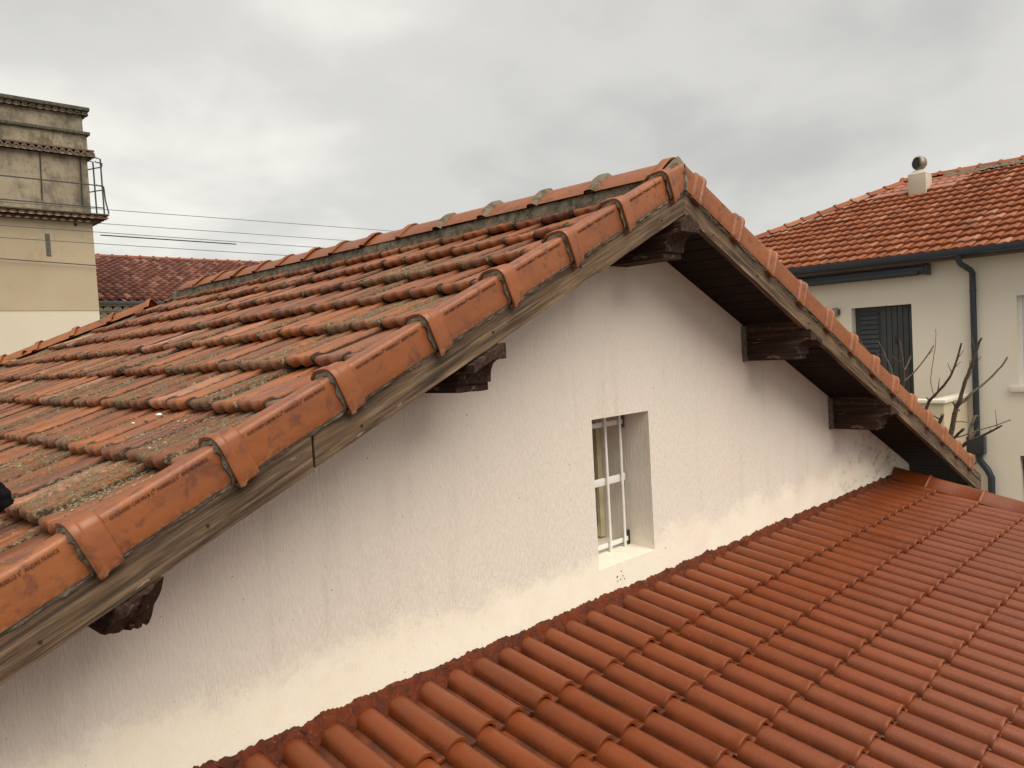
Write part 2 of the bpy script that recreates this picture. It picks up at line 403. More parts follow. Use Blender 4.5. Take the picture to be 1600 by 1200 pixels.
# window with grille
win = box('window', (2.962, 3.432, 2.80, 2.84, -1.09, -.37), MAT['cream'], house)
box('pane', (3.01, 3.39, 2.792, 2.80, -1.03, -.43), MAT['dark_in'], win)
box('frame_rail', (3.19, 3.21, 2.775, 2.792, -1.03, -.43), MAT['cream'], win)
box('frame_stile', (3.392, 3.432, 2.77, 2.8, -1.09, -.37), MAT['cream'], win)
grille = box('window_grille', (2.965, 3.415, 2.597, 2.605, -.752, -.712), MAT['white'], house, .002)
for z in (-.425, -1.078): box('rail', (2.965, 3.415, 2.598, 2.606, z - .013, z + .013), MAT['white'], grille, .002)
for x in (2.99, 3.117, 3.243, 3.372): tube('bar', [(x, 2.587, -1.115), (x, 2.587, -.378)], .0085, MAT['white'], grille, 10)
for z in (-.41, -1.07):
    box('bracket', (3.405, 3.436, 2.60, 2.625, z - .05, z + .035), MAT['black'] if z < -.6 else MAT['cement'], grille, .003)
sill_bits = []
for i in range(7):
    x, y, z = 3.14 + random.uniform(-.05, .05), YW - .004, -1.19 + random.uniform(-.03, .03)
    sill_bits.append(box_vf(x, x + .004, y, y + .006, z, z + .004))
tag(link('specks', mesh('specks', *join(sill_bits), MAT['black']), house), kind='stuff')
# timber: barge boards in slope frames
def slope_frame(side, x, y, z):
    if side < 0: return frame((x, y, z), (CS, 0, SN), (0, 1, 0), (-SN, 0, CS))
    return frame((x, y, z), (CS, 0, -SN), (0, 1, 0), (SN, 0, CS))
def barge(x0, x1, side, yo=0., drop=0., label=None):
    """board from x0 to x1, plumb ends at the apex"""
    zb = lambda x: .604 - drop - S * abs(x - XA); hv = .165
    M = slope_frame(side, x0, 2.03 + yo, zb(x0)); Mi = M.inverted()
    n = 40; rows = []
    for i in range(n + 1):
        x = x0 + (x1 - x0) * i / n
        j = .0035 * mn.noise(Vector((x * 7, side, 3.))) + .002 * mn.noise(Vector((x * 31, side, 8.)))
        j2 = .004 * mn.noise(Vector((x * 5, side, 13.)))
        sec = [(0, j), (0, hv), (.03, hv), (.03, j2)]
        rows.append([Mi @ Vector((x, 2.03 + yo + a, zb(x) + b)) for a, b in sec])
    V, F = sweep_vf(rows, True); F += [(3, 2, 1, 0), tuple(n * 4 + k for k in range(4))]
    return link('barge_board', mesh('barge_board', V, F, MAT['board'], 30), house, M)
xj = on_y(490, 710, 2.03).x
barge(XA - HX - .02, xj - .004, -1, 0, .004); barge(xj + .004, XA - .0015, -1); barge(XA + .0015, XA + HX + .02, 1)
for side in (-1, 1):
    for q in range(9):
        x = XA + side * (.25 + .52 * q + random.uniform(-.08, .08)); z = .604 + .055 + random.uniform(-.025, .02) - S * abs(x - XA)
        tube('nail', [(x, 2.026, z), (x, 2.034, z)], .0045, MAT['rust'], house, 8)
# soffit planks run across the slope from wall to barge board
pl = {}
for side in (-1, 1):
    w = .108
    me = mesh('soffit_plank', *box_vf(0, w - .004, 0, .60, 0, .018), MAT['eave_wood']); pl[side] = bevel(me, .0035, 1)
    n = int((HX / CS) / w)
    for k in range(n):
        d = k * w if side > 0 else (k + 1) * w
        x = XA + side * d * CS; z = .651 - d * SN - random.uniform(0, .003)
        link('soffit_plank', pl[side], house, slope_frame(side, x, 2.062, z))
# purlins with moulded ends
def purlin(xc, zb, rough=False, hw=.08):
    n = 7 if not rough else 11; xs = [xc - hw + 2 * hw * i / (n - 1) for i in range(n)]
    sof = lambda x: .648 - S * abs(x - XA); brd = lambda x: .598 - S * abs(x - XA)
    rows = []
    for x in xs:
        pr = [(2.6, sof(x)), (2.064, sof(x)), (2.062, brd(x) - .002), (2.0, brd(x) - .002)]
        if rough:
            t = brd(x); pr += [(1.985 + .03 * k, t + (zb + .006 - t) * k / 5) for k in range(1, 5)] + [(2.13, zb + .004), (2.15, zb), (2.3, zb), (2.6, zb)]
        else:
            nb = min(zb + .115, brd(x) - .03)
            pr += [(2.0, nb), (2.028, nb)]
            pr += [(2.03 + .06 * math.cos(a), zb + .05 + (nb - zb - .05) * math.sin(a)) for a in (1.2, .8, .4, .05)]
            pr += [(2.09, zb + .03), (2.107, zb + .028), (2.107, zb), (2.3, zb), (2.6, zb)]
        row = []
        for i, (y, z) in enumerate(pr):
            am = (.022 if rough else .0045) if 2 < i < len(pr) - 2 else 0.
            q = Vector((x, y, z)); row.append(q + Vector((.3 * mn.noise(q * 60), mn.noise(q * 45), .7 * mn.noise(q * 50 + Vector((5, 5, 5))))) * am)
        rows.append(row)
    M = frame((xc, 2.3, zb), (0, -1, 0), (1, 0, 0), (0, 0, 1)); Mi = M.inverted()
    V, F = sweep_vf(rows, True); m = len(rows[0]); F += [tuple(range(m))[::-1], tuple((n - 1) * m + k for k in range(m))]
    link('purlin', mesh('purlin', [Mi @ v for v in V], F, MAT['purlin'], 35), house, M)
purlin(XA, .402); purlin(1.88, -.142); purlin(.655, -.672, True, .055); purlin(4.58, -.150); purlin(5.84, -.722)
for x0, z0, z1 in ((4.49, -.15, .07), (5.752, -.725, -.49)):
    V, F = ragged(lin((x0, 2.425, z0), (x0, 2.425, z1), 14), [(-.014, .015, 0), (-.012, -.012, 0), (.008, -.014, 0), (.012, .01, 0)], .006, 30)
    link('mortar_joint', mesh('mortar_joint', V, F, MAT['cement'], 60), house)

# ---- field tiles
TW, TE = .211, .345
PU = [0, 0, .02, .055, .085, .11, .15, .24, .33, .39, .42, .45, .52, .548, .56, .57, .61, .635, .66, .71, .75, .79, .83, .88, .93, .96, .975, .985, 1, 1]
PH = [-.030, -.004, .0005, .001, .004, .0062, .007, .0072, .0068, .0075, .0115, .0135, .0132, .0115, .006, .001, .001, .005, .0065, .0065, .009, .0145, .018, .0192, .0185, .0165, .010, .0, -.006, -.030]
def marseille(length=.385, seed=0):
    # (distance up the tile, z offset, how far the channels are open, scallop)
    st = [(length, 0, 1, 0), (.13, 0, 1, 0), (.075, 0, .95, 0), (.045, .001, .6, 0), (.026, .001, .35, 0), (.013, -.003, .25, .25), (.004, -.012, .2, .6), (.0, -.025, .2, 1), (.003, -.036, .2, 1.2), (.012, -.046, .2, 1.2)]
    rr = random.Random(seed); rows, H = [], []
    for y, dz, op, sc in st:
        y = min(y, length); r = []
        for uu, hh in zip(PU, PH):
            edge = min(uu, 1 - uu); e = max(0, (.10 - edge) / .10) ** 2
            hn = hh * op + (1 - op) * (.0185 - .022 * e) if edge < .1 else hh * op + (1 - op) * .0185
            lobe = .5 - .5 * math.cos(4 * math.pi * min(1, max(0, (uu - .05) / .9)))
            yy = y + sc * (1 - lobe) * .008 + (.016 * e * sc if y < .05 else 0)
            z = hn - .022 + .041 * (1 - y / TE) + (dz if edge > .012 else 0) + sc * (1 - lobe) * .003
            if y < .05: yy += rr.uniform(-.0014, .0014); z += rr.uniform(-.0008, .0008)
            r.append((uu * TW * .985, yy, z))
            k = max(0, min(1, (hh - .0015) / .0045)); H.append(k if y > .06 else (0. if edge < .055 else max(k, .9 if dz > -.03 else .5)))
        rows.append(r)
    V, F = sweep_vf(rows); F = [f[::-1] for f in F]
    return mesh('roof_tile', V, F, MAT['field'], 42, H)
tile_v = [marseille(seed=i) for i in range(4)]
tile_top = marseille(.07, 9)
def left_tile_M(x, y, jit=1.):
    a = random.gauss(0, .006) * jit; b = random.gauss(0, .012) * jit
    z = -.70 + S * x + random.gauss(0, .0036) * jit
    return frame((x + random.gauss(0, .0055) * jit, y + random.gauss(0, .0015) * jit, z), (0, -1, 0), (CS, 0, SN), (-SN, 0, CS)) @ Matrix.Rotation(a, 4, 'Z') @ Matrix.Rotation(b, 4, 'Y')
cand = []
for k in range(-6, 9):
    x = .574 + .315 * k - (.03 if k == 8 else 0)
    for j in range(-1, 60):
        y1 = 2.176 + TW * (j + 1)
        if y1 - .10 > YR + (XA - x) or x < XA - HX: continue
        px, py, pz = project((x, y1 - .1, -.67 + S * x))
        vis = pz > .3 and -60 < px < 1660 and -60 < py < 1260
        cand.append((0 if vis else 1, pz if pz > 0 else 99, k, x, y1))
cand.sort()
deck_l = link('roof_slope', mesh('roof_slope', [(XA - HX, 2.07, -.745 + S * (XA - HX)), (XA, 2.07, -.745 + S * XA), (XA, YR, -.745 + S * XA), (XA - HX, YR + HX, -.745 + S * (XA - HX)),
     (XA - HX, 2.07, -.765 + S * (XA - HX)), (XA, 2.07, -.765 + S * XA), (XA, YR, -.765 + S * XA), (XA - HX, YR + HX, -.765 + S * (XA - HX))],
     [(0, 1, 2, 3), (7, 6, 5, 4), (0, 4, 5, 1), (2, 6, 7, 3), (3, 7, 4, 0), (1, 5, 6, 2)], MAT['eave_wood']), house)
rest = []
for i, (_, _, k, x, y1) in enumerate(cand):
    M = left_tile_M(x, y1)
    if y1 < 2.2: M = M @ Matrix.Diagonal((.42, 1, 1, 1))
    if i < 298: link('roof_tile', tile_top if k == 8 else tile_v[random.randrange(4)], deck_l, M)
    else: rest.append((k, M))
tag(link('roof_tiles', stuff_mesh('roof_tiles', tile_v[0], [M for k, M in rest if k != 8], MAT['field_stuff'], 42), deck_l), kind='stuff')
if any(k == 8 for k, M in rest):
    tag(link('top_course_tiles', stuff_mesh('top_course_tiles', tile_top, [M for k, M in rest if k == 8], MAT['field_stuff'], 42), deck_l), kind='stuff')
# right slope and far hip: same tiles, joined (they face away)
deck_r = link('roof_slope', mesh('roof_slope', [(XA, 2.07, .698), (XA + HX, 2.07, .698 - S * HX), (XA + HX, YR + HX, .698 - S * HX), (XA, YR, .698),
     (XA, 2.07, .678), (XA + HX, 2.07, .678 - S * HX), (XA + HX, YR + HX, .678 - S * HX), (XA, YR, .678)],
     [(0, 1, 2, 3), (7, 6, 5, 4), (0, 4, 5, 1), (2, 6, 7, 3), (1, 5, 6, 2)], MAT['eave_wood']), house)
Ms = []
for k in range(1, 15):
    x = XA + .136 + .315 * k
    for j in range(0, 60):
        y0 = 2.10 + TW * j
        if y0 + .1 > YR + (x - XA): continue
        Ms.append(frame((x, y0, .743 - S * (x - XA)), (0, 1, 0), (-CS, 0, SN), (SN, 0, CS)))
tag(link('roof_tiles', stuff_mesh('roof_tiles', tile_v[1], Ms, MAT['field_stuff'], 42), deck_r), kind='stuff')
hip_d = link('hip_slope', mesh('hip_slope', [(XA, YR, .695), (XA + HX, YR + HX, .695 - S * HX), (XA - HX, YR + HX, .695 - S * HX)], [(0, 1, 2)], MAT['eave_wood']), house)
Ms = []
for k in range(1, 15):
    d = .136 + .315 * k
    for j in range(-24, 24):
        x = XA + TW * j
        if abs(x - XA) < d - .05: Ms.append(frame((x + TW, YR + d, .743 - S * d), (-1, 0, 0), (0, -CS, SN), (0, SN, CS)))
tag(link('roof_tiles', stuff_mesh('roof_tiles', tile_v[2], Ms, MAT['field_stuff'], 42), hip_d), kind='stuff')

# ---- verge tiles
def verge_mesh(name, length, mirror=False, apex=None):
    prof = [(-.125, -.052), (-.118, -.030), (-.085, -.008), (-.05, -.001), (-.016, 0), (-.008, -.002), (-.002, -.008), (0, -.016), (.0, -.045), (0, -.085), (0, -.113), (-.002, -.118), (-.014, -.117)]
    nrm = [(0, 1), (-.2, 1), (-.15, 1), (0, 1), (0, 1), (.4, .9), (.8, .6), (1, .2), (1, 0), (1, 0), (1, -.3), (.8, -.9), (0, -1)]
    st = [(.006, .006), (0, .012), (0, .021), (.003, .0215), (.011, .0225), (.019, .0215), (.023, .017), (.030, .0155), (.060, .0145), (.068, .012), (.071, .006), (.074, .001), (.10, 0), (.22, -.0005), (length - .06, -.0015), (length, -.002)]
    rows, H = [], []
    for a, d in st:
        r = []
        for (x, z), (nx, nz) in zip(prof, nrm):
            xx, zz, yy = x + nx * d, z + nz * d, a
            if apex is not None and a > .1: yy = min(yy, (apex + (SN * zz)) / CS)
            r.append((-xx if mirror else xx, yy, zz)); H.append(max(0, min(1, -z / .118)) if z < -.01 else 0)
        rows.append(r)
    V, F = sweep_vf(rows)
    if not mirror: F = [f[::-1] for f in F]
    return mesh(name, V, F, MAT['verge'], 38, H)
def text_mesh(body, size):
    cu = bpy.data.curves.new('txt', 'FONT'); cu.body = body; cu.size = size; cu.extrude = .0004; cu.resolution_u = 2
    ob = bpy.data.objects.new('txt', cu); COL.objects.link(ob)
    dg = bpy.context.evaluated_depsgraph_get(); me = bpy.data.meshes.new_from_object(ob.evaluated_get(dg)); bpy.data.objects.remove(ob); return me
MAT['ink'] = mat_plain('stamped_lettering', (.135, .042, .017), .8, .2, .3, 60, 0)
def stamp():
    parts = []; x = 0.
    for body, size, up in (('GUICHARD CARVIN & C', .0135, 0), ('IE', .009, .006), (' MARSEILLE S', .0135, 0), ('T', .009, .006), (' ANDRE FRANCE', .0135, 0)):
        lead = len(body) - len(body.lstrip()); me = text_mesh(body.strip(), size)
        xs = [v.co.x for v in me.vertices]; x += lead * .005 + .0015
        n = len(parts)
        parts.append(([(v.co.x - min(xs) + x, v.co.y + up, v.co.z) for v in me.vertices], [tuple(p.vertices) for p in me.polygons])); x += max(xs) - min(xs)
    V, F = join(parts)
    V, F = [((v[0]) * .275 / x, v[1], v[2]) for v in V], F
    # small star before the text
    n = len(V); V += [(-.016 + .006 * math.cos(a * math.pi / 4) * (1 if a % 2 else .4), .006 + .006 * math.sin(a * math.pi / 4) * (1 if a % 2 else .4), .0003) for a in range(8)]; F.append(tuple(range(n, n + 8)))
    return mesh('stamped_text', V, F, MAT['ink'])
stamp_me = stamp()
VL = verge_mesh('verge_tile', .425); VR = verge_mesh('verge_tile', .425, True)
def mortar_ring(mirror):
    pr = [(-.115, -.03), (-.08, -.004), (-.016, .003), (-.002, -.006), (.003, -.02), (.003, -.06), (.003, -.11), (-.001, -.122)]
    rows = []
    rr = random.Random(3)
    for i in range(len(pr) * 3 - 2):
        t = i / 3; a, b = pr[int(t)], pr[min(int(t) + 1, len(pr) - 1)]; f = t - int(t)
        x, z = a[0] + (b[0] - a[0]) * f, a[1] + (b[1] - a[1]) * f
        e = .008 + .009 * mn.noise(Vector((i * .5, 2, 7)))
        q = [(x, -e, z - .003), (x + .003, -e * .55, z + .005), (x + .008, .004, z + .012), (x + .006, .02, z + .01)]
        rows.append([(-p[0] if mirror else p[0], p[1] + rr.uniform(-.002, .002), p[2] + rr.uniform(-.0015, .0015)) for p in q])
    return mesh('mortar_joint', *sweep_vf(rows), MAT['cement'], 70)
RL, RLD = mortar_ring(False), mortar_ring(False); RLD.materials[0] = MAT['mortar']
for k in range(-5, 8):
    x0 = .566 - .057 + .3632 * k; z0 = -.595 + S * x0
    M = frame((x0, YV, z0), (0, -1, 0), (CS, 0, SN), (-SN, 0, CS)) @ Matrix.Rotation(random.gauss(0, .004), 4, 'Z')
    me = VL if k < 7 else verge_mesh('verge_tile', .425, False, XA - x0 - .004)
    t = link('verge_tile', me, house, M)
    mo = link('mortar_joint', RL, t, M)
    if k in (-1, 0, 4, 6): mo.data = RLD
    if k < 7:
        T = M @ Matrix(((0, 0, 1, .0012), (1, 0, 0, .088), (0, 1, 0, -.0275), (0, 0, 0, 1)))
        link('stamped_text', stamp_me, t, T)
for k in range(0, 13):
    x0 = 3.336 + .057 + .365 * k; z0 = -.595 + S * XA - S * (x0 - XA)
    M = frame((x0, YV, z0), (0, 1, 0), (-CS, 0, SN), (SN, 0, CS)) @ Matrix.Rotation(random.gauss(0, .004), 4, 'Z')
    me = VR if k else verge_mesh('verge_tile', .425, True, x0 - XA - .004)
    t = link('verge_tile', me, house, M)
# mortar where board meets the verge tiles
for side in (-1, 1):
    e = XA + side * HX; zz = lambda x: -.728 + S * XA - S * abs(x - XA)
    V, F = ragged(lin((XA, YV + .004, zz(XA)), (e, YV + .004, zz(e)), 420), [(0, .02, .012), (0, .004, .006), (0, .004, -.006), (0, .02, -.014)], .0055, 26)
    link('mortar_bedding', mesh('mortar_bedding', V, F, MAT['cement'], 70), house)

# ---- ridge and hip tiles
def cap_mesh(name, length, hw=.135, ht=.092, mat='verge', collar=.018, cl=.06):
    base = [(-1, -1), (-.97, -.93), (-.70, -.60), (-.42, -.28), (-.22, -.085), (0, 0), (.22, -.085), (.42, -.28), (.70, -.60), (.97, -.93), (1, -1)]
    st = [(.004, collar - .012), (0, collar - .003), (.004, collar), (cl * .5, collar + .001), (cl - .012, collar), (cl, 0), (length * .5, -.001), (length, -.003)]
    rows = []
    for y, d in st:
        r = []
        for i, (a, b) in enumerate(base):
            n = Vector((a, .8)).normalized(); r.append((a * hw + n.x * d, y, b * ht + n.y * d))
        rows.append(r)
    V, F = sweep_vf(rows); return mesh(name, V, [f[::-1] for f in F], MAT[mat], 50, [1. if mat == 'annex' else 0.] * len(V))
ridge_me = cap_mesh('ridge_tile', .45)
def cap_mortar():
    base = [(-1, -1), (-.70, -.60), (-.42, -.28), (-.22, -.085), (0, 0), (.22, -.085), (.42, -.28), (.70, -.60), (1, -1)]
    rows = []
    for i, (a, b) in enumerate(base):
        n = Vector((a, .8)).normalized(); f = lambda d, y: (a * .135 + n.x * d + .002 * mn.noise(Vector((i, d * 90, 1))), y + .007 * mn.noise(Vector((i * .8, d * 70, 5))), b * .092 + n.y * d)
        rows.append([f(-.004, -.018), f(.006, -.010), f(.013, -.004), f(.0195, .004), f(.0205, .018), f(.0195, .034), f(.0165, .045)])
    return mesh('mortar_joint', *sweep_vf(rows), MAT['mortar'], 60)
capm = cap_mortar()
ymort = [2.064 + .405 * i for i in range(15)]
for i, y in enumerate(ymort[:14]):
    M = Matrix.Translation((XA + random.gauss(0, .003), y, .866 + random.gauss(0, .003) + .0025 * max(0, i - 9))) @ Matrix.Rotation(.012, 4, 'X')
    t = link('ridge_tile', ridge_me, house, M)
    if 0 < i < 5: link('mortar_joint', capm, t, M)
hd = Vector((-1, 1, -S)).normalized(); hx = Vector((-1, -1, 0)).normalized() * -1
for side in (-1, 1):
    hd = Vector((side, 1, -S)).normalized(); ex = Vector((0, 0, 1)).cross(-hd).normalized(); ez = ex.cross(-hd) * -1
    ez = (-hd).cross(ex) * -1
    if ez.z < 0: ez = -ez
    ey = ez.cross(ex)
    for i in range(14):
        d = .40 + .40 * i; p = Vector((XA, YR - .04, .836)) + hd * d
        M = frame(p, ex, ey, ez); t = link('hip_tile', ridge_me, house, M)
# bedding mortar under the ridge, front plug
for side in (-1, 1):
    V, F = ragged(lin((XA, 2.10, 0), (XA, 7.95, 0), 300), [(side * .105, 0, .780), (side * .120, 0, .774), (side * .125, 0, .752), (side * .128, 0, .735), (side * .134, 0, .70)], .006, 24)
    link('mortar_bedding', mesh('mortar_bedding', V, F, MAT['mortar'], 60), house)
for side in (-1, 1):
    a = Vector((XA, YR - .08, .80)); b = a + Vector((side, 1, -S)) * HX
    V, F = ragged(lin(a, b, 160), [(-.06, -.06, -.07), (-.08, -.08, -.09), (-.09, -.09, -.13)] if side < 0 else [(.06, -.06, -.07), (.08, -.08, -.09), (.09, -.09, -.13)], .007, 20)
    link('mortar_bedding', mesh('mortar_bedding', V, F, MAT['mortar'], 60), house)
rows = []
for i in range(15):
    a = -1 + 2 * i / 14; zt = .878 - .088 * abs(a) ** 1.15
    r = []
    for j in range(6):
        f = j / 5; z = (zt + .006) * (1 - f) + (.715 - .30 * abs(a) * .135) * f; y = 2.052 - .004 - .026 * math.sin(f * 2.6)
        q = Vector((XA + a * (.140 + .03 * f), y, z)); r.append(q + Vector((0, 1, .4)) * .006 * mn.noise(q * 28))
    rows.append(r)
link('mortar_plug', mesh('mortar_plug', *sweep_vf(rows), MAT['mortar'], 60), house)
# vertical mortar joint between the two top verge tiles
V, F = ragged(lin((XA, YV - .002, .815), (XA, YV - .002, .712), 26), [(-.018, .02, 0), (-.010, -.003, 0), (.008, -.004, 0), (.014, .02, 0)], .006, 32)
link('mortar_joint', mesh('mortar_joint', V, F, MAT['mortar'], 60), house)

# ---- lichen crumbs on the tiles (nobody could count them)
def crumbs(n):
    VV, FF = [], []
    base = np.array([(0, 0, 1), (1, 0, 0), (0, 1, 0), (-1, 0, 0), (0, -1, 0)], float)
    fs = [(0, 1, 2), (0, 2, 3), (0, 3, 4), (0, 4, 1)]
    u, hh = PU, PH
    cnt = 0
    while cnt < n:
        x = XA - .2 - 3.9 * random.random() ** .8; y = 2.12 + 4.2 * random.random() ** 1.7
        p = Vector((x, y, 0)); d = mn.noise(p * 1.9 + Vector((4, 4, 0))) * .8 + mn.noise(p * 6) * .35 + .18 * (1.7 - x)
        fr = ((2.176 - y) / TW) % 1.; hgt = np.interp(fr, u, hh)
        d += (-.5 if hgt < 0 else .22 if hgt < .012 else .04)
        if d < .27 + .25 * random.random(): continue
        k = math.floor((x - .574) / .315); yy = (x - .574 - .315 * k) / CS
        zloc = hgt - .022 + .041 * (1 - yy / TE) + .0005
        if yy < .04: continue
        xb = .574 + .315 * k
        P = Vector((xb, y, -.70 + S * xb)) + Vector((CS, 0, SN)) * yy + Vector((-SN, 0, CS)) * zloc
        s = random.uniform(.0013, .0036) * (2.6 if random.random() < .035 else 1)
        a = random.random() * 6.28; ca, sa = math.cos(a), math.sin(a); sx = random.uniform(.8, 2.)
        for b in base:
            bx, by, bz = b[0] * s * sx, b[1] * s, b[2] * s * random.uniform(.4, 1.)
            VV.append((P.x + (bx * ca - by * sa) * CS - bz * SN, P.y + bx * sa + by * ca, P.z + (bx * ca - by * sa) * SN + bz * CS))
        o = cnt * 5; FF += [tuple(i + o for i in f) for f in fs]; cnt += 1
    return VV, FF
m = NT('lichen', .95, .1); lc = m.ramp(m.noise(m.pos(), 60, 4), (.3, (.09, .072, .04)), (.5, (.21, .175, .105)), (.7, (.42, .37, .25)))
MAT['lichen'] = m.done(lc)
tag(link('lichen', mesh('lichen', *crumbs(30000), MAT['lichen']), deck_l), kind='stuff')
for (px, py) in ((248, 648), (208, 661)):
    # pale pebbles / droppings lying on a tile
    r = ray(px, py); t = -.655 / (r.z - S * r.x); p = r * t
    bm = bmesh.new(); bmesh.ops.create_icosphere(bm, subdivisions=2, radius=.011 if px > 220 else .006)
    for v in bm.verts: v.co = Vector((v.co.x * 1.0, v.co.y * 1.5, v.co.z * .6)) * (1 + .25 * mn.noise(v.co * 150))
    me = bpy.data.meshes.new('pebble'); bm.to_mesh(me); bm.free(); me.materials.append(MAT['white'])
    o = link('pebble', me, None, Matrix.Translation(p))
    tag(o, 'larger whitish pebble lying on a mossy roof tile' if px > 220 else 'smaller pale pebble on a mossy roof tile, left of the larger one', 'pebble', 'pale pebbles on the tiles')
# black bundle at the left edge
r = ray(-20, 800); p = r * (-.625 / (r.z - S * r.x))
bm = bmesh.new(); bmesh.ops.create_icosphere(bm, subdivisions=4, radius=1)
for v in bm.verts:
    c = v.co.copy(); k = max(abs(c.x), abs(c.y), abs(c.z)); c = c.lerp(c / k, .55)
    v.co = Vector((c.x * .075, c.y * .07, c.z * .045)) * (1 + .07 * mn.noise(c * 4) + .05 * mn.noise(c * 14))
me = bpy.data.meshes.new('black_bundle'); bm.to_mesh(me); bm.free(); me.materials.append(mat_plain('black_wool', (.012, .012, .014), .95, .1, .3, 60, 1.)); me.shade_smooth()
o = link('black_bundle', me, None, frame(p + Vector((-.01, 0, .03)), (CS, 0, SN), (0, 1, 0), (-SN, 0, CS)))
tag(o, 'black woolly bundle lying on the mossy tiles at the left edge', 'bundle')

# ------------------------------------------------------------------ ANNEX (low tiled roof in front)
AP, AE_H, AE_V = .1443, .3071, .0687
AT = math.atan2(AE_V, AE_H); AC, AS_ = math.cos(AT), math.sin(AT); AE = math.hypot(AE_H, AE_V)
annex = thing('annex', 'low annex with freshly painted red brown barrel tile roof against the gable', 'building', (3, 0, GROUND))
MAT['annex'] = mat_annex('painted_roof_tile', True)
MAT['annex_stuff'] = mat_annex('painted_roof_tile_joined', False, ((1 / AP, 1 / AE_H, .01), (0, 0, 0)))
MAT['annex_wall'] = mat_plaster('annex_wall_render', (.60, .54, .46), (.55, .49, .41))
MAT['red_dark'] = mat_plain('dark_red_deck', (.07, .022, .012), .8, .2, .2, 9, .2)
def barrel(length):
    bw = .100; prof, H = [], []
    for i in range(9):
        a = math.pi * (1 - i / 8); prof.append((.05 + .05 * math.cos(a), .054 * math.sin(a) ** .85 if 0 < i < 8 else 0)); H.append(math.sin(a) ** .5 if 0 < i < 8 else 0)
    prof = [(-.006, -.004)] + prof + [(.112, -.003), (.128, -.003), (.1415, .0)]; H = [0] + H + [0, 0, 0]
    st = [(length, 0), (.05, 0), (.016, .0005), (.007, .0025), (.001, .001), (0, -.004), (.001, -.013), (.012, -.015)]
    rows, HH = [], []
    for y, d in st:
        r = []
        for (x, z), hh in zip(prof, H):
            n = Vector((x - .05, z + .01)).normalized() if z > .002 else Vector((0, 1))
            r.append((x + n.x * d, y + (.004 * mn.noise(Vector((x * 60, d * 400, 3))) if y < .02 else 0), z + n.y * d + .021 * (1 - y / AE))); HH.append(hh)
        rows.append(r)
    V, F = sweep_vf(rows); return mesh('roof_tile', V, [f[::-1] for f in F], MAT['annex'], 45, HH)
b_me, b_top = barrel(.355), barrel(.405)
CREST = .075
def annex_M(k, row, jit=1.):
    xc = 4.846 - AP * k; y = 1.741 - AE_H * row; z = -1.407 - AE_V * row
    o = Vector((xc - .05, y, z)) - Vector((0, -AS_, AC)) * CREST
    return frame(o + Vector((random.gauss(0, .0018), random.gauss(0, .0045), random.gauss(0, .0016))) * jit, (1, 0, 0), (0, AC, AS_), (0, -AS_, AC)) @ Matrix.Rotation(random.gauss(0, .006) * jit, 4, 'Z')
cand = []
for row in range(-1, 14):
    for k in range(-14, 46):
        px, py, pz = project((4.846 - AP * k, 1.741 - AE_H * (row - .5), -1.407 - AE_V * (row - .5)))
        vis = pz > .3 and -40 < px < 1640 and -40 < py < 1250
        cand.append((0 if vis else 1, pz if pz > 0 else 99 - pz, row, k))
cand.sort()
ad_z = lambda y: -1.407 + (y - 1.741) * AE_V / AE_H - CREST - .012
ax0, ax1 = 4.846 - AP * 45.6, 6.93
adeck = link('roof_deck', mesh('roof_deck', [(ax0, -2.6, ad_z(-2.6)), (ax1, -2.6, ad_z(-2.6)), (ax1, YW, ad_z(YW)), (ax0, YW, ad_z(YW)),
        (ax0, -2.6, ad_z(-2.6) - .1), (ax1, -2.6, ad_z(-2.6) - .1), (ax1, YW, ad_z(YW) - .1), (ax0, YW, ad_z(YW) - .1)],
        [(0, 1, 2, 3), (7, 6, 5, 4), (0, 4, 5, 1), (1, 5, 6, 2), (3, 7, 4, 0)], MAT['red_dark']), annex)
rest = []
for i, (_, _, row, k) in enumerate(cand):
    M = annex_M(k, row)
    if i < 298: link('roof_tile', b_top if row == -1 else b_me, adeck, M)
    else: rest.append(M)
tag(link('roof_tiles', stuff_mesh('roof_tiles', b_me, rest, MAT['annex_stuff'], 45), adeck), kind='stuff')
for b in ((ax0 + .2, ax0 + .4, -2.4, YW - .01, GROUND, -2.0), (ax1 - .35, ax1 - .15, -2.4, YW - .01, GROUND, -2.0), (ax0 + .4, ax1 - .35, -2.4, -2.2, GROUND, -2.55)):
    box('annex_wall', b, MAT['annex_wall'], annex)
# mortar fillet against the gable wall, painted over in red
MAT['red_mortar'] = mat_mortar('painted_mortar', (.15, .034, .013), (.075, .025, .016), (.20, .085, .055))
V, F = [], []
path = lin((ax0, YW, 0), (6.95, YW, 0), 1500); rows = []
for p in path:
    c = ((p.x - 4.846) / AP) % 1.; wv = .5 + .5 * math.cos(2 * math.pi * c)
    n1 = mn.noise(Vector((p.x * 9, 1, 1))); n2 = mn.noise(Vector((p.x * 40, 5, 1))); n3 = mn.noise(Vector((p.x * 110, 5, 9)))
    n0 = mn.noise(Vector((p.x * 2.2, 4, 1))); zt = -1.2600 + .007 * wv + .012 * n0 + .014 * n1 + .010 * n2 + .006 * n3
    sp = .036 + .02 * n0 + .016 * n1 + .012 * n2 + .006 * (1 - wv)
    zr = lambda d: ad_z(YW - d) + .012 + .02 + .047 * wv
    rows.append([(p.x, YW - .002, zt), (p.x, YW - .010 + .004 * n2, zt - .004), (p.x, YW - .02 + .004 * n3, zt - .010 + .005 * n3), (p.x, YW - sp * .6, zr(sp * .6) + .008 + .007 * n2), (p.x, YW - sp, zr(sp) + .004), (p.x, YW - sp - .006, zr(sp) - .03)])
link('mortar_fillet', mesh('mortar_fillet', *sweep_vf(rows), MAT['red_mortar'], 60), annex)
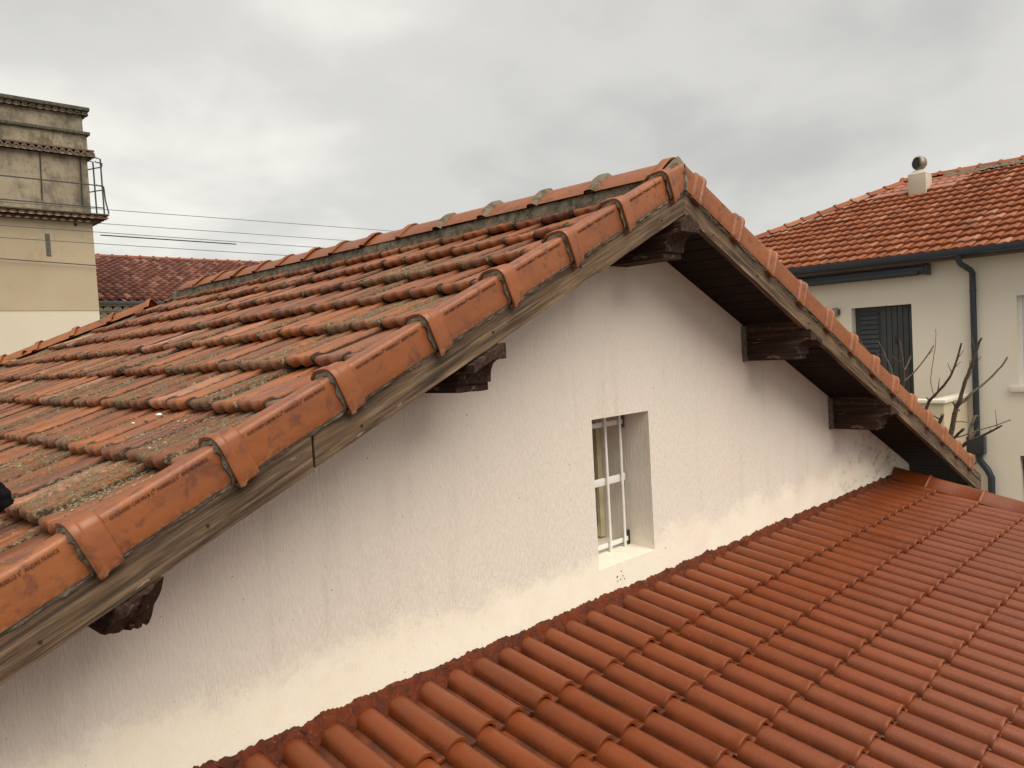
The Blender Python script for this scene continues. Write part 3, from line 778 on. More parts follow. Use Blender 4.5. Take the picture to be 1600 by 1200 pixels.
# verge caps along the right edge
MAT['annex_cap'] = MAT['annex']
cap2 = cap_mesh('verge_cap', .44, .105, .085, 'annex', .010, .03)
for i in range(12):
    y = 1.74 - .40 * (i - 1)
    zc = ad_z(y) + .14
    link('verge_cap', cap2, annex, frame((7.06, y, zc), (1, 0, 0), (0, AC, AS_), (0, -AS_, AC)))
V, F = box_vf(6.972, 7.14, -2.6, YW - .02, -.10, .068); V = [(x, y, z + ad_z(y)) for x, y, z in V]
link('verge_side', mesh('verge_side', V, F, MAT['red_dark']), annex)

# ------------------------------------------------------------------ RIGHT HOUSE
XF, XG, SR = 16.0, 15.55, .4435
rh = thing('neighbour_house', 'cream neighbouring house with orange hipped tile roof, dark gutter and grey door', 'house', (19, 4, GROUND))
MAT['rh_wall'] = mat_plaster('cream_smooth_render', (.75, .69, .585), (.72, .66, .555), bump=.12)
MAT['rh_tile'] = mat_far_tile('bright_clay_tile', ((0, (.20, .056, .020)), (.35, (.24, .070, .024)), (.8, (.27, .085, .032)), (.95, (.30, .115, .055)), (1, (.37, .18, .11))), True)
MAT['rh_tile_stuff'] = mat_far_tile('bright_clay_tile_joined', ((0, (.20, .056, .020)), (.35, (.24, .070, .024)), (.8, (.27, .085, .032)), (.95, (.30, .115, .055)), (1, (.37, .18, .11))), False, ((1 / .33, 1 / .19, .01), (0, 0, 0)))
MAT['navy'] = mat_plain('dark_blue_metal', (.022, .030, .042), .35, .5, .1, 4, .03)
MAT['door'] = mat_plain('anthracite_paint', (.050, .056, .060), .5, .4, .1, 6, .05)
MAT['brown'] = mat_plain('brown_soffit_paint', (.13, .10, .085), .7, .3, .12, 4, .1)
MAT['ofl'] = mat_plain('orange_painted_flashing', (.36, .13, .075), .4, .5, .08, 3, .05)
yd0, yd1 = on_x(1424, 476, XF).y, on_x(1330, 480, XF).y
zdt = .47; zdb = -1.75
yw1 = on_x(1588, 463, XF).y; yw0 = yw1 - 1.25; zwt, zwb = .47, -1.13
holes = [(yd0, yd1, zdb, zdt), (yw0, yw1, zwb, zwt), (on_x(1594, 712, XF).y - 1.2, on_x(1594, 712, XF).y, -3.6, on_x(1594, 712, XF).z)]
def facade(y0, y1, z0, z1, holes, d):
    ys = sorted({y0, y1, *[h[0] for h in holes], *[h[1] for h in holes]}); zs = sorted({z0, z1, *[h[2] for h in holes], *[h[3] for h in holes]})
    V, F = [], []
    def q(*p): n = len(V); V.extend(p); F.append((n, n + 1, n + 2, n + 3))
    for a, b in zip(ys, ys[1:]):
        for c, e in zip(zs, zs[1:]):
            if any(a >= h[0] - 1e-6 and b <= h[1] + 1e-6 and c >= h[2] - 1e-6 and e <= h[3] + 1e-6 for h in holes): continue
            q((XF, b, c), (XF, a, c), (XF, a, e), (XF, b, e))
    for a, b, c, e in holes:
        x0, x1 = XF, XF + d
        q((x0, a, c), (x1, a, c), (x1, a, e), (x0, a, e)); q((x0, b, e), (x1, b, e), (x1, b, c), (x0, b, c)); q((x0, a, e), (x1, a, e), (x1, b, e), (x0, b, e)); q((x0, b, c), (x1, b, c), (x1, a, c), (x0, a, c))
    return V, F
link('facade_wall', mesh('facade_wall', *facade(-4.5, 11.2, GROUND, 1.32, holes, .3), MAT['rh_wall']), rh)
box('back_wall', (XF + 9.2, XF + 9.4, -4.5, 11.2, GROUND, 1.3), MAT['rh_wall'], rh)
box('end_wall', (XF + .002, XF + 9.198, 10.95, 11.198, GROUND, 1.3), MAT['rh_wall'], rh); box('end_wall', (XF + .002, XF + 9.198, -4.498, -4.25, GROUND, 1.3), MAT['rh_wall'], rh)
# door: fixed louvred leaf on the left, planked leaf on the right
door = box('door', (XF + .20, XF + .23, yd0, yd1, zdb, zdt), MAT['door'], rh)
ysp = yd1 - (yd1 - yd0) * .42
n = 22
for i in range(n):
    z0 = zdb + .06 + (zdt - zdb - .12) * i / n; hgt = (zdt - zdb - .12) / n
    me = mesh('slat', [(XF + .165, ysp + .02, z0), (XF + .198, ysp + .02, z0 + hgt * .9), (XF + .198, yd1 - .1, z0 + hgt * .9), (XF + .165, yd1 - .1, z0), (XF + .198, ysp + .02, z0), (XF + .198, yd1 - .1, z0)], [(0, 1, 2, 3), (0, 4, 1), (3, 2, 5), (0, 3, 5, 4)], MAT['door'])
    link('slat', me, door)
npk = 6; wpk = (ysp - yd0 - .03) / npk
for i in range(npk): box('plank', (XF + .17, XF + .198, yd0 + .012 + wpk * i, yd0 + .012 + wpk * (i + 1) - .012, zdb + .01, zdt - .015), MAT['door'], door, .004)
hp = on_x(1402, 531, XF + .165)
tube('handle', [(XF + .165, hp.y - .05, hp.z - .05), (XF + .14, hp.y - .03, hp.z - .06), (XF + .14, hp.y + .03, hp.z + .02), (XF + .165, hp.y + .03, hp.z + .06)], .012, MAT['black'], door)
box('latch_plate', (XF + .155, XF + .17, hp.y - .035, hp.y + .035, hp.z - .07, hp.z - .02), MAT['black'], door, .004)
# roller shutter window
wn = box('window', (XF + .16, XF + .2, yw0, yw1, zwb, zwt), MAT['white'], rh)
for i in range(26): box('shutter_slat', (XF + .145, XF + .16, yw0 + .06, yw1 - .06, zwb + .02 + .06 * i, zwb + .02 + .06 * i + .05), MAT['white'], wn, .006)
box('frame_stile', (XF + .12, XF + .159, yw1 - .058, yw1, zwb, zwt), MAT['white'], wn); box('frame_stile', (XF + .12, XF + .159, yw0, yw0 + .058, zwb, zwt), MAT['white'], wn)
box('sill', (XF - .07, XF + .1, yw0 - .12, yw1 + .12, zwb - .10, zwb - .002), MAT['rh_wall'], rh, .01)
h3 = holes[2]; lw = box('window', (XF + .2, XF + .24, h3[0], h3[1], h3[2], h3[3]), MAT['dark_in'], rh); box('lintel_box', (XF + .02, XF + .19, h3[0], h3[1], h3[3] - .07, h3[3] - .003), MAT['brown'], lw)
# eaves
box('soffit', (XG + .06, XF - .001, -4.9, 11.6, 1.215, 1.24), MAT['brown'], rh); box('fascia', (XG + .03, XG + .058, -4.9, 11.62, 1.19, 1.40), MAT['brown'], rh)
gp = [(0, .0), (-.012, .008), (-.012, .02), (-.02, -.02), (-.055, -.075), (-.105, -.10), (-.155, -.085), (-.165, -.03), (-.165, .02), (-.15, .022)]
gz = 1.345
rows = [[(XG + .02 + a * .95, y, gz + b) for a, b in gp] for y in (-4.9, 11.65)]
V, F = sweep_vf(rows); link('gutter', mesh('gutter', V, F, MAT['navy'], 40), rh)
# awning cassette under the soffit
a0 = on_x(1447, 421, XF - .14); a1 = on_x(1236, 443, XF - .14); az = (a0.z + a1.z) / 2
aw = box('awning', (XF - .24, XF - .03, a0.y, a1.y + 1., az - .09, az + .085), MAT['navy'], rh, .03)
box('front_rail', (XF - .30, XF - .235, a0.y + .1, a1.y + 1., az - .11, az - .01), MAT['navy'], aw, .02); box('end_cap', (XF - .26, XF - .01, a0.y - .05, a0.y - .002, az - .11, az + .11), MAT['navy'], aw, .02)
# downpipe with swan neck, hopper and offset
dp = on_x(1519, 420, XF - .07); dq = on_x(1527, 690, XF - .07); yp = dp.y
zt = 1.22
pipe = tube('downpipe', [(XG - .05, yp + .10, zt + .05), (XG - .05, yp + .10, zt - .06), (XG + .02, yp + .09, zt - .12), (XF - .12, yp + .02, zt - .22), (XF - .07, yp, zt - .28), (XF - .07, yp, zt - .5), (XF - .07, yp, dq.z)], .052, MAT['navy'], rh, 12)
hb = on_x(1528, 692, XF - .1)
box('hopper', (XF - .2, XF - .01, hb.y - .12, hb.y + .16, hb.z - .20, hb.z + .12), MAT['navy'], pipe, .008)
tube('lower_pipe', [(XF - .1, hb.y - .02, hb.z - .19), (XF - .1, hb.y - .02, hb.z - .32), (XF - .1, hb.y - .14, hb.z - .48), (XF - .1, hb.y - .2, hb.z - .62), (XF - .1, hb.y - .2, GROUND)], .06, MAT['navy'], pipe, 12)
for z in (.6, -.4): tube('clip', [(XF - .07, yp, z), (XF - .07, yp, z + .04)], .06, MAT['navy'], pipe, 12)
# wall lamp
wl = on_x(1305, 488, XF - .08); lampm = mat_plain('grey_metal', (.22, .21, .19), .4, .5, .1, 8, .05)
lm_ = tag(box('wall_lamp', (XF - .12, XF - .03, wl.y - .045, wl.y + .045, wl.z - .09, wl.z + .09), lampm, None, .012), 'small grey lamp on the cream wall left of the door', 'lamp')
box('mount_plate', (XF - .032, XF - .002, wl.y - .075, wl.y - .02, wl.z - .06, wl.z + .06), MAT['brown'], lm_, .004)
# terrace parapet in front of the door
MAT['parapet'] = mat_plaster('ochre_render', (.62, .53, .38), (.56, .47, .33))
e1 = on_x(1516, 612, XF); r = ray(1477, 625); xc = e1.y / (r.y / r.x); zc = -1.30
pc = xc * r.z / r.x
ter = thing('terrace_parapet', 'cream terrace parapet with flat coping before the grey door', 'parapet', (XF - 1, e1.y + 2, GROUND))
box('front_wall', (xc + .04, xc + .2, e1.y + .04, 11, GROUND, pc - .06), MAT['parapet'], ter); box('side_panel', (xc + .2, XF - .002, e1.y + .04, e1.y + .2, GROUND, pc - .06), MAT['parapet'], ter)
box('coping', (xc, xc + .24, e1.y, 11, pc - .06, pc), MAT['rh_wall'], ter, .008); box('coping', (xc + .241, XF - .003, e1.y, e1.y + .24, pc - .06, pc), MAT['rh_wall'], ter, .008)
box('terrace_floor', (xc + .2, XF - .004, e1.y + .2, 11, -2.0, -1.78), MAT['parapet'], ter)
# roof
ze = 1.37
RX, RZ = XG + 4.92, ze + SR * 4.92
RYE = on_x(1415, 287, RX).y; COR = RYE + 4.92
rdeck = link('roof_slope', mesh('roof_slope', [(XG, -5, ze - .05), (RX, -5, RZ - .05), (RX, RYE, RZ - .05), (XG, COR, ze - .05), (2 * RX - XG, -5, ze - .05), (2 * RX - XG, COR, ze - .05)], [(0, 3, 2, 1), (1, 2, 5, 4), (2, 3, 5)], MAT['brown']), rh)
link('gable_end', mesh('gable_end', [(XG + .3, -4.49, 1.3), (RX, -4.49, RZ - .1), (2 * RX - XG - .3, -4.49, 1.3)], [(0, 1, 2)], MAT['rh_wall']), rh)
rth = math.atan(SR); rc, rs = math.cos(rth), math.sin(rth); RE, RW = 4.92 / rc / 15, .19
def wave_tile():
    pr = [(0, -.01), (.02, .0), (.05, .003), (.09, .012), (.125, .022), (.155, .020), (.178, .008), (.19, .002)]
    rows = [[(x, y, z + .055 * (1 - y / RE) + d) for x, z in pr] for y, d in ((RE + .03, 0), (.01, 0), (0, -.008), (.0, -.05))]
    V, F = sweep_vf(rows); return mesh('roof_tile', V, [f[::-1] for f in F], MAT['rh_tile'], 40)
wt = wave_tile(); cand = []
for k in range(15):
    d = RE * k * rc
    for j in range(90):
        y = -5 + RW * j
        if y > COR - d - .06: continue
        px, py, pz = project((XG + d, y, ze + SR * d)); vis = pz > 0 and 1150 < px < 1625
        cand.append((0 if vis else 1, pz if pz > 0 else 99, d, y))
cand.sort(); rest = []
for i, (_, _, d, y) in enumerate(cand):
    M = frame((XG - .05 + d + random.gauss(0, .004), y + RW, ze - .03 + SR * d + random.gauss(0, .003)), (0, -1, 0), (rc, 0, rs), (-rs, 0, rc))
    if i < 298: link('roof_tile', wt, rdeck, M)
    else: rest.append(M)
tag(link('roof_tiles', stuff_mesh('roof_tiles', wt, rest, MAT['rh_tile_stuff'], 40), rdeck), kind='stuff')
Ms = []
for k in range(15):
    d = RE * k * rc
    for j in range(60):
        y = -5 + RW * j
        if y < COR - d: Ms.append(frame((2 * RX - XG - d, y, ze + SR * d), (0, 1, 0), (-rc, 0, rs), (rs, 0, rc)))
tag(link('roof_tiles', stuff_mesh('roof_tiles', wt, Ms, MAT['rh_tile_stuff'], 40), rdeck), kind='stuff')
rcap = cap_mesh('ridge_tile', .46, .14, .10, 'rh_tile', .022, .07)
for i in range(28): link('ridge_tile', rcap, rh, frame((RX, RYE + .1 - .42 * i, RZ + .13), (-1, 0, 0), (0, -1, 0), (0, 0, 1)))
V, F = ragged(lin((RX - .16, RYE - .9, RZ - .02), (RX - .16, -5, RZ - .02), 160), [(.06, 0, .075), (.01, 0, .06), (-.05, 0, .015), (-.09, 0, -.03)], .02, 9)
link('mortar_bedding', mesh('mortar_bedding', V, F, MAT['mortar'], 60), rh)
for side in (-1, 1):
    hdv = Vector((side, 1, -SR)).normalized(); ey = -hdv; ex = ey.cross(Vector((0, 0, 1))).normalized(); ez = ex.cross(ey)
    for i in range(17):
        p = Vector((RX, RYE - .05, RZ + .115)) + hdv * (.2 + .43 * (i + 1)); link('hip_tile', rcap, rh, frame(p, ex, ey, ez))
# chimney, cowl and flashing
MAT['chimney'] = mat_plaster('chimney_render', (.50, .445, .36), (.45, .395, .315), (.33, .28, .22), -.02, .2, 3.)
r = ray(1438, 303); CX = (ze - SR * XG) / (r.z / r.x - SR) + .22; cy = r.y / r.x * CX; cz = ze + SR * (CX - XG)
ch = thing('chimney', 'square cream chimney with round metal cowl on the orange hipped roof', 'chimney', (CX, cy, cz))
ct = on_x(1439, 273, CX).z
me = mesh('stack', *box_vf(CX - .22, CX + .22, cy - .19, cy + .19, cz - .3, ct), MAT['rh_wall']); bevel(me, .012); me.materials[0] = MAT['chimney']; link('stack', me, ch)
V, F = [], []
tp = [(.22, .19, ct), (.10, .10, ct + .10)]
V = [(CX + sx * a, cy + sy * b, z) for a, b, z in tp for sx, sy in ((-1, -1), (1, -1), (1, 1), (-1, 1))]
F = [(0, 1, 5, 4), (1, 2, 6, 5), (2, 3, 7, 6), (3, 0, 4, 7), (4, 5, 6, 7)]
link('shoulder', mesh('shoulder', V, F, MAT['chimney']), ch)
MAT['steel'] = mat_plain('dull_steel', (.36, .31, .24), .55, .4, .35, 9, .1, .2)
tube('flue', [(CX, cy, ct + .08), (CX, cy, ct + .14)], .085, MAT['steel'], ch, 14)
bm = bmesh.new(); bmesh.ops.create_uvsphere(bm, u_segments=20, v_segments=14, radius=.165)
cc = Vector((CX, cy, ct + .27)); dirv = Vector((-.75, .55, -.05)).normalized()
bmesh.ops.delete(bm, geom=[v for v in bm.verts if v.co.dot(dirv) > .11], context='VERTS')
bmesh.ops.solidify(bm, geom=bm.faces[:], thickness=.008)
me = bpy.data.meshes.new('cowl'); bm.to_mesh(me); bm.free(); me.materials.append(MAT['steel']); me.shade_smooth(); cw = link('cowl', me, ch, Matrix.Translation(cc))
link('cowl_inside', mesh('cowl_inside', *tube_vf([cc + dirv * .07, cc + dirv * .10], .115, 16), MAT['black']), cw)
fl0, fl1 = cy - 1.05, cy + .55
for i in range(4):
    d0, d1 = 4.92 - 1.02 + .25 * i, 4.92 - 1.02 + .25 * (i + 1) + .02
    sk = .16 * (3 - i)
    y0, y1 = fl0 + .0 + sk * .6, min(fl1 + sk, RYE + (4.92 - d0) - .08)
    V = [(XG + d0, y0, ze + SR * d0 + .062), (XG + d1, y0, ze + SR * d1 + .045), (XG + d1, y1, ze + SR * d1 + .045), (XG + d0, y1, ze + SR * d0 + .062), (XG + d0, y0, ze + SR * d0), (XG + d0, y1, ze + SR * d0)]
    link('flashing', mesh('flashing', V, [(0, 3, 2, 1), (0, 4, 5, 3)], MAT['ofl']), rh)

# ------------------------------------------------------------------ TOWER
YT = 18.0
tw = thing('tower', 'square stained render tower with tile cornices behind the long roof', 'tower', (2.5, 21, GROUND))
MAT['tw_low'] = mat_plaster('ochre_tower_render', (.43, .355, .25), (.38, .31, .215), (.27, .215, .145), -.02, .2, .8)
MAT['tw_white'] = mat_plaster('pale_tower_render', (.60, .54, .43), (.56, .50, .40))
MAT['tw_up'] = mat_plaster('stained_tower_render', (.33, .28, .205), (.26, .22, .16), (.095, .082, .06), .085, .4, 1.)
MAT['tw_band'] = mat_plaster('black_stained_render', (.32, .27, .19), (.25, .21, .15), (.075, .068, .05), .07, .4, 1.2)
MAT['tw_tile'] = mat_far_tile('cornice_tile_clay', ((0, (.10, .05, .035)), (.5, (.15, .08, .055)), (1, (.20, .12, .085))), True)
MAT['tw_dark_tile'] = mat_far_tile('dark_cornice_clay', ((0, (.05, .032, .024)), (.5, (.085, .055, .04)), (1, (.12, .085, .06))), True)
MAT['moss'] = mat_mortar('mossy_ledge', (.10, .095, .07), (.05, .05, .035), (.15, .13, .06))
xr = on_y(150, 420, YT).x; zb1 = on_y(150, 485, YT).z; zc0 = on_y(146, 349, YT).z
YU = 18.25
zp = on_y(160, 334, YT - .25).z
xu = on_y(140, 300, YU).x; zu1 = on_y(138, 247, YU).z; zu1t = on_y(138, 236, YU).z; zu2 = on_y(135, 210, YU).z; zu3 = on_y(133, 181, YU).z
xL = -3.0; dep = 6.
box('base_wall', (xL, xr, YT + .01, YT + dep, GROUND, zb1), MAT['tw_white'], tw); box('lower_wall', (xL, xr, YT, YT + dep, zb1, zc0), MAT['tw_low'], tw)
box('platform', (xL, xr + .27, YT - .27, YT + dep, zp - .035, zp), MAT['moss'], tw, .02)
box('upper_wall', (xL, xu, YU, YT + dep, zp, zu1), MAT['tw_up'], tw); box('stained_band', (xL, xu + .02, YU - .02, YT + dep, zu1t, zu2), MAT['tw_band'], tw); box('top_wall', (xL, xu - .03, YU + .02, YT + dep, zu2, zu3), MAT['tw_up'], tw)
box('string_course', (xL, xu + .08, YU - .08, YT + dep, zu2 - .03, zu2 + .035), MAT['moss'], tw, .01); box('top_slab', (xL, xu + .1, YU - .1, YT + dep, zu3 + .08, zu3 + .16), MAT['moss'], tw, .015)
def genoise(name, xa, xb, y, z0, rows, w, hgt, out, mat, parent, side=True, infill='tw_white'):
    parts, fill = [], []
    for r in range(rows):
        o = out * (r + 1); z = z0 + hgt * r
        parts.append(box_vf(xa, xb + o - .01, y - o + .01, y + .1, z + hgt * .78, z + hgt * .99))
        n = int((xb + o - xa) / w)
        for j in range(n):
            xc_ = xb + o - w * (j + .5) - (.5 * w if r % 2 else 0)
            for yy0, yy1 in ((y - o, y + .02),):
                arc = [(xc_ + w * .5 * math.cos(a), z + hgt * .75 * math.sin(a)) for a in [math.pi * q / 6 for q in range(7)]]; inn = [(xc_ + w * .33 * math.cos(a), z + hgt * .50 * math.sin(a)) for a in [math.pi * q / 6 for q in range(7)]]
                rws = [[(p[0], yy1, p[1]) for p in arc], [(p[0], yy0, p[1]) for p in arc], [(p[0], yy0, p[1]) for p in inn], [(p[0], yy1, p[1]) for p in inn]]
                parts.append(sweep_vf(rws)); fill.append(([(p[0], yy0 + .025, p[1]) for p in inn], [tuple(range(7))]))
        if side:
            for j in range(int(2.5 / w)):
                yc = y - o + w * (j + .5)
                arc = [(yc + w * .5 * math.cos(a), z + hgt * .75 * math.sin(a)) for a in [math.pi * q / 6 for q in range(7)]]; inn = [(yc + w * .33 * math.cos(a), z + hgt * .5 * math.sin(a)) for a in [math.pi * q / 6 for q in range(7)]]
                parts.append(sweep_vf([[(xb - .02, p[0], p[1]) for p in arc], [(xb + o, p[0], p[1]) for p in arc], [(xb + o, p[0], p[1]) for p in inn], [(xb - .02, p[0], p[1]) for p in inn]]))
    tag(link('cornice_infill', mesh('cornice_infill', *join(fill), MAT[infill]), parent), kind='stuff')
    return tag(link(name, mesh(name, *join(parts), mat), parent), kind='stuff')
hh = (zp - .035 - zc0) / 2
genoise('cornice_tiles', xL, xr, YT, zc0, 2, .16, hh, .125, MAT['tw_tile'], tw)
box('cornice_backing', (xL, xr + .05, YT - .05, YT + .2, zc0 + .01, zp - .035), MAT['tw_low'], tw)
genoise('cornice_tiles', xL, xu, YU, zu1 - .0, 1, .14, zu1t - zu1, .13, MAT['tw_dark_tile'], tw, True, 'tw_band'); genoise('cornice_tiles', xL, xu - .03, YU + .02, zu3 - .01, 1, .14, .09, .1, MAT['tw_dark_tile'], tw, True, 'tw_band')
# slot and vent hole
s0 = on_y(70, 365, YT); s1 = on_y(80, 400, YT)
slot = box('slot_window', (s0.x, s1.x, YT - .012, YT - .002, s1.z, s0.z), mat_plain('grey_louvre', (.11, .10, .09), .7, .3, .1, 8, .1), tw)
for i in range(4): box('block', (s0.x + .01, s1.x - .01, YT - .018, YT - .012, s1.z + (s0.z - s1.z) * (i + .06) / 4, s1.z + (s0.z - s1.z) * (i + .94) / 4), slot.data.materials[0], slot)
vh = on_y(118, 351, YT); tube('vent_hole', [(vh.x, YT - .006, vh.z), (vh.x, YT + .05, vh.z)], .035, MAT['black'], tw, 14)
for px0, py0, px1, py1 in ((62, 232, 66, 312), (125, 242, 129, 320)):
    a = on_y(px0, py0, YU - .03); b = on_y(px1, py1, YU - .03); tube('wall_rod', [a, b], .012, MAT['black'], tw, 6)
a = on_y(0, 268, YU - .03); b = on_y(136, 286, YU - .03)
# railing on the platform corner
rail = thing('railing', 'thin dark metal railing standing on the tower platform', 'railing', (xr + .15, YT - .1, zp))
MAT['iron'] = mat_plain('dark_iron', (.05, .055, .06), .5, .4, .1, 8, .05)
xq, yq0, yq1 = xr + .19, YT - .2, YT + .28
ztop = on_y(159, 249, yq0).z; zmid = on_y(161, 291, yq0).z
for y in (yq0, yq1): tube('post', [(xq, y, zp), (xq, y, ztop + (.0 if y == yq0 else .04)), (xu + .0, y + .02, ztop + (.03 if y == yq0 else .07))], .017, MAT['iron'], rail, 8)
for z in (ztop - .08, zmid):
    tube('hoop', [(xu + .0, yq0 - .02, z + .02), (xq - .1, yq0 - .02, z), (xq + .03, yq0, z - .01), (xq + .09, (yq0 + yq1) / 2, z - .03), (xq + .03, yq1, z - .01), (xu, yq1 + .9, z + .06)], .013, MAT['iron'], rail, 8)
tube('rail', [(xL, YT - .22, zmid + .02), (xq, YT - .22, zmid)], .013, MAT['iron'], rail, 6); tube('rail', [(xL, YT - .22, zp + .16), (xq, YT - .22, zp + .13)], .012, MAT['iron'], rail, 6)
tube('strut', [(xq + .03, yq0, zmid - .05), (xq + .04, yq0, zp + .3), (xq + .09, yq0, zp + .02)], .016, MAT['iron'], rail, 6)

# ------------------------------------------------------------------ LONG FAR BUILDING
fb = thing('long_building', 'long building with old red canal tile roof beside the tower', 'building', (11, 24, GROUND))
YE = 20.0; zE = on_y(160, 470, YE).z; r = ray(153, 401); kz = r.z / r.y; SF = .31
YRg = (zE - SF * YE) / (kz - SF); zR = kz * YRg
MAT['far_tile'] = mat_far_tile('old_canal_tile', ((0, (.075, .026, .018)), (.4, (.115, .036, .024)), (.75, (.15, .05, .032)), (.92, (.20, .085, .058)), (.98, (.28, .16, .115))), False, ((1 / .21, 1 / .30, .01), (0, 0, 0)))
xf0, xf1 = xr + .02, 17.0
box('wall', (xf0, xf1, YE + .5, YRg + 6, GROUND, zE - .05), MAT['tw_white'], fb)
link('roof', mesh('roof', [(xf0, YE, zE - .04), (xf1, YE, zE - .04), (xf1, YRg, zR - .04), (xf0, YRg, zR - .04), (xf0, 2 * YRg - YE, zE), (xf1, 2 * YRg - YE, zE)], [(0, 1, 2, 3), (3, 2, 5, 4)], MAT['far_tile']), fb)
fth = math.atan(SF); fc, fs = math.cos(fth), math.sin(fth)
ar = [math.pi * q / 5 for q in range(6)]
src = mesh('canal', *sweep_vf([[(.105 - .075 * math.cos(a), y, .075 * math.sin(a) + .03 * (1 - y / .33)) for a in ar] for y in (.36, 0)] + [[(.105 - .05 * math.cos(a), 0, .05 * math.sin(a) + .02) for a in ar]]), MAT['far_tile'])
Ms = [frame((xf0 + .21 * j, YE + .30 * k, zE + SF * .30 * k + .0), (1, 0, 0), (0, fc, fs), (0, -fs, fc)) for k in range(int((YRg - YE) / .30)) for j in range(int((xf1 - xf0) / .21))]
tag(link('roof_tiles', stuff_mesh('roof_tiles', src, Ms, MAT['far_tile'], 60), fb), kind='stuff')
for i in range(28): link('ridge_tile', rcap, fb, frame((xf0 + .42 * i, YRg, zR + .08), (0, -1, 0), (1, 0, 0), (0, 0, 1)))
box('gutter', (xf0, xf1, YE - .12, YE - .01, zE - .10, zE - .01), MAT['iron'], fb, .02)
genoise('cornice_tiles', xf0, xf1, YE + .5, zE - .38, 2, .22, .15, .17, mat_plain('whitewashed_tile', (.74, .71, .63), .8, .3, .1, 6, .2), fb, False)

# ------------------------------------------------------------------ CABLES
def cable(p0, p1, Y, rad, label, sag=.0, ext=(0, 0)):
    a, b = on_y(*p0, Y), on_y(*p1, Y); d = b - a; a = a - d * ext[0]; b = b + d * ext[1]
    pts = [a.lerp(b, t / 20) - Vector((0, 0, sag * 4 * (t / 20) * (1 - t / 20))) for t in range(21)]
    o = link('overhead_cable', mesh('overhead_cable', *tube_vf(pts, rad, 6), MAT['iron'], 60)); return tag(o, label, 'cable', 'overhead cables by the tower')
cable((44, 317), (620, 360), 15.6, .0055, 'topmost thin overhead cable, leaving the tower at its platform', .03, (1.0, 5.0))
cable((155, 349), (500, 373), 17.6, .006, 'second overhead cable from the top, starting under the tower cornice', .0, (.0, 8.0))
c3 = cable((0, 352), (500, 387), 15.2, .0055, 'third overhead cable from the top, thickened by a black sleeve', .0, (.5, 6.0))
a, b = on_y(157, 367.3, 15.2), on_y(369, 381.5, 15.2); tube('sleeve', [a, b], .011, MAT['black'], c3, 8)
cable((0, 371), (420, 397.5), 15.4, .0055, 'fourth overhead cable from the top, crossing the slot of the tower', .0, (.5, 6.0))
cable((0, 404), (152, 415), 17.93, .010, 'lowest dark cable, fixed along the tower wall below its slot', .0, (1.0, .0))

# ------------------------------------------------------------------ BARE TREE
XT = 11.2
MAT['bark'] = mat_wood('grey_brown_bark', [(.085, .06, .042), (.125, .09, .065), (.17, .13, .095)], (.035, .025, .018))
tree = thing('bare_tree', 'leafless small tree with thick stubby branches before the neighbour house', 'tree', (XT, 4.2, GROUND))
def br(pts, r0, r1, dx=0., name='branch'):
    P = []
    for i, (x, y) in enumerate(pts): P.append(on_x(x, y, XT + dx * i / max(1, len(pts) - 1)))
    out = []; extra = []
    for i in range(len(P) - 1):       # smooth and knobbly
        for t in (0, .34, .67): out.append(P[i].lerp(P[i + 1], t))
    out.append(P[-1]); n = len(out); rad = []
    sm = [out[0]] + [(out[i - 1] + out[i] * 2 + out[i + 1]) / 4 for i in range(1, n - 1)] + [out[-1]]
    for i, q in enumerate(sm):
        sm[i] = q + Vector((mn.noise(q * 9), mn.noise(q * 9 + Vector((3, 3, 3))), 0)) * .008
        rad.append((r0 + (r1 - r0) * i / (n - 1)) * (1 + .18 * mn.noise(q * 22)))
    for i in range(2, n - 1):
        if random.random() < (.30 if r0 > .012 else .12):
            q = sm[i]; d = Vector((random.uniform(-.6, .6), random.uniform(-1, 1), random.uniform(.1, 1))).normalized(); ln = random.choice((.02, .025, .03, .05, .12, .2)) * (1 if r0 > .012 else .6)
            V, F = tube_vf([q, q + d * ln * .5 + Vector((0, 0, ln * .05)), q + d * ln + Vector((0, 0, ln * .18))], [max(.004, rad[i] * .5), max(.0035, rad[i] * .3), .0028], 6)
            extra.append((V, F))
    rad = [v * .88 for v in rad]
    return link(name, mesh(name, *join([tube_vf(sm, rad, 8)] + extra), MAT['bark'], 50), tree)
k = 11.2 / 1204      # metres per pixel near the tree
br([(1520, 760), (1500, 715), (1480, 700)], .085, .06); g0 = on_x(1520, 758, XT)
tube('trunk', [(XT, g0.y, GROUND), (XT, g0.y + .05, GROUND + 1.2), (XT, g0.y, g0.z)], [.16, .13, .09], MAT['bark'], tree, 10)
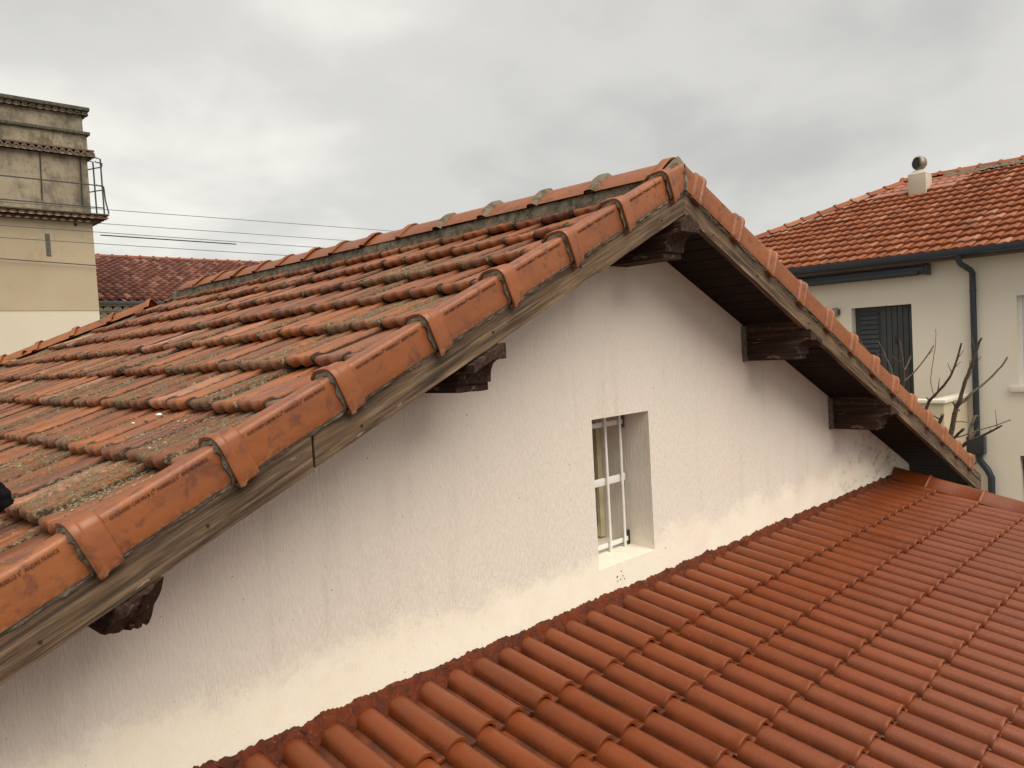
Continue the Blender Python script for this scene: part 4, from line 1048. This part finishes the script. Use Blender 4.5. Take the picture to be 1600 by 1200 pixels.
br([(1484, 690), (1489, 660), (1494, 635), (1500, 628), (1505, 605), (1512, 585), (1522, 560), (1530, 535), (1534, 528)], .040, .013, -.3)
br([(1505, 628), (1520, 612), (1535, 602), (1550, 588), (1565, 572), (1574, 558)], .020, .013, .5)
br([(1514, 590), (1516, 575), (1516, 563)], .009, .006, .1)
br([(1494, 640), (1491, 632), (1489, 628)], .016, .012); br([(1497, 642), (1499, 640)], .013, .01); br([(1490, 648), (1488, 645)], .013, .01)
br([(1440, 665), (1446, 640), (1451, 627), (1460, 618), (1475, 602), (1488, 583), (1496, 560), (1502, 536)], .026, .012, -.4)
br([(1459, 618), (1455, 605), (1454, 590), (1458, 565), (1462, 540), (1462, 514)], .007, .004, .3); br([(1452, 626), (1448, 621)], .015, .01)
br([(1461, 672), (1468, 660), (1473, 648)], .026, .024, -.2)
br([(1486, 690), (1497, 678), (1506, 670)], .022, .020, -.2)
br([(1496, 683), (1510, 679), (1530, 672), (1555, 665), (1579, 656)], .011, .008, .4)
br([(1500, 700), (1515, 688), (1530, 684), (1545, 676), (1565, 665)], .030, .012, -.5)
br([(1517, 690), (1514, 675), (1519, 660), (1524, 650), (1528, 650)], .026, .015, .2)
br([(1492, 659), (1505, 659), (1511, 660)], .007, .005)
br([(1410, 612), (1412, 590), (1412, 575), (1408, 555), (1405, 530)], .024, .012, -.3)
br([(1414, 595), (1430, 580), (1445, 562), (1459, 540)], .012, .009, .3); br([(1412, 580), (1418, 570), (1423, 556)], .012, .008, .2)
br([(1410, 604), (1395, 597), (1375, 575), (1352, 545), (1335, 519)], .013, .006, -.4)
br([(1398, 592), (1390, 570), (1381, 550), (1372, 533)], .008, .005, .2)
# hidden limbs that carry them
for (x, y) in ((1484, 690), (1440, 665), (1461, 672), (1410, 612)):
    q = on_x(x, y, XT); tube('branch', [(XT, g0.y + .02, g0.z - .9), ((XT + q.x) / 2 - .05, (g0.y + q.y) / 2 + .1, (g0.z + q.z) / 2 - .45), q], [.07, .05, .03], MAT['bark'], tree, 8)
SC.cycles.max_bounces = 6
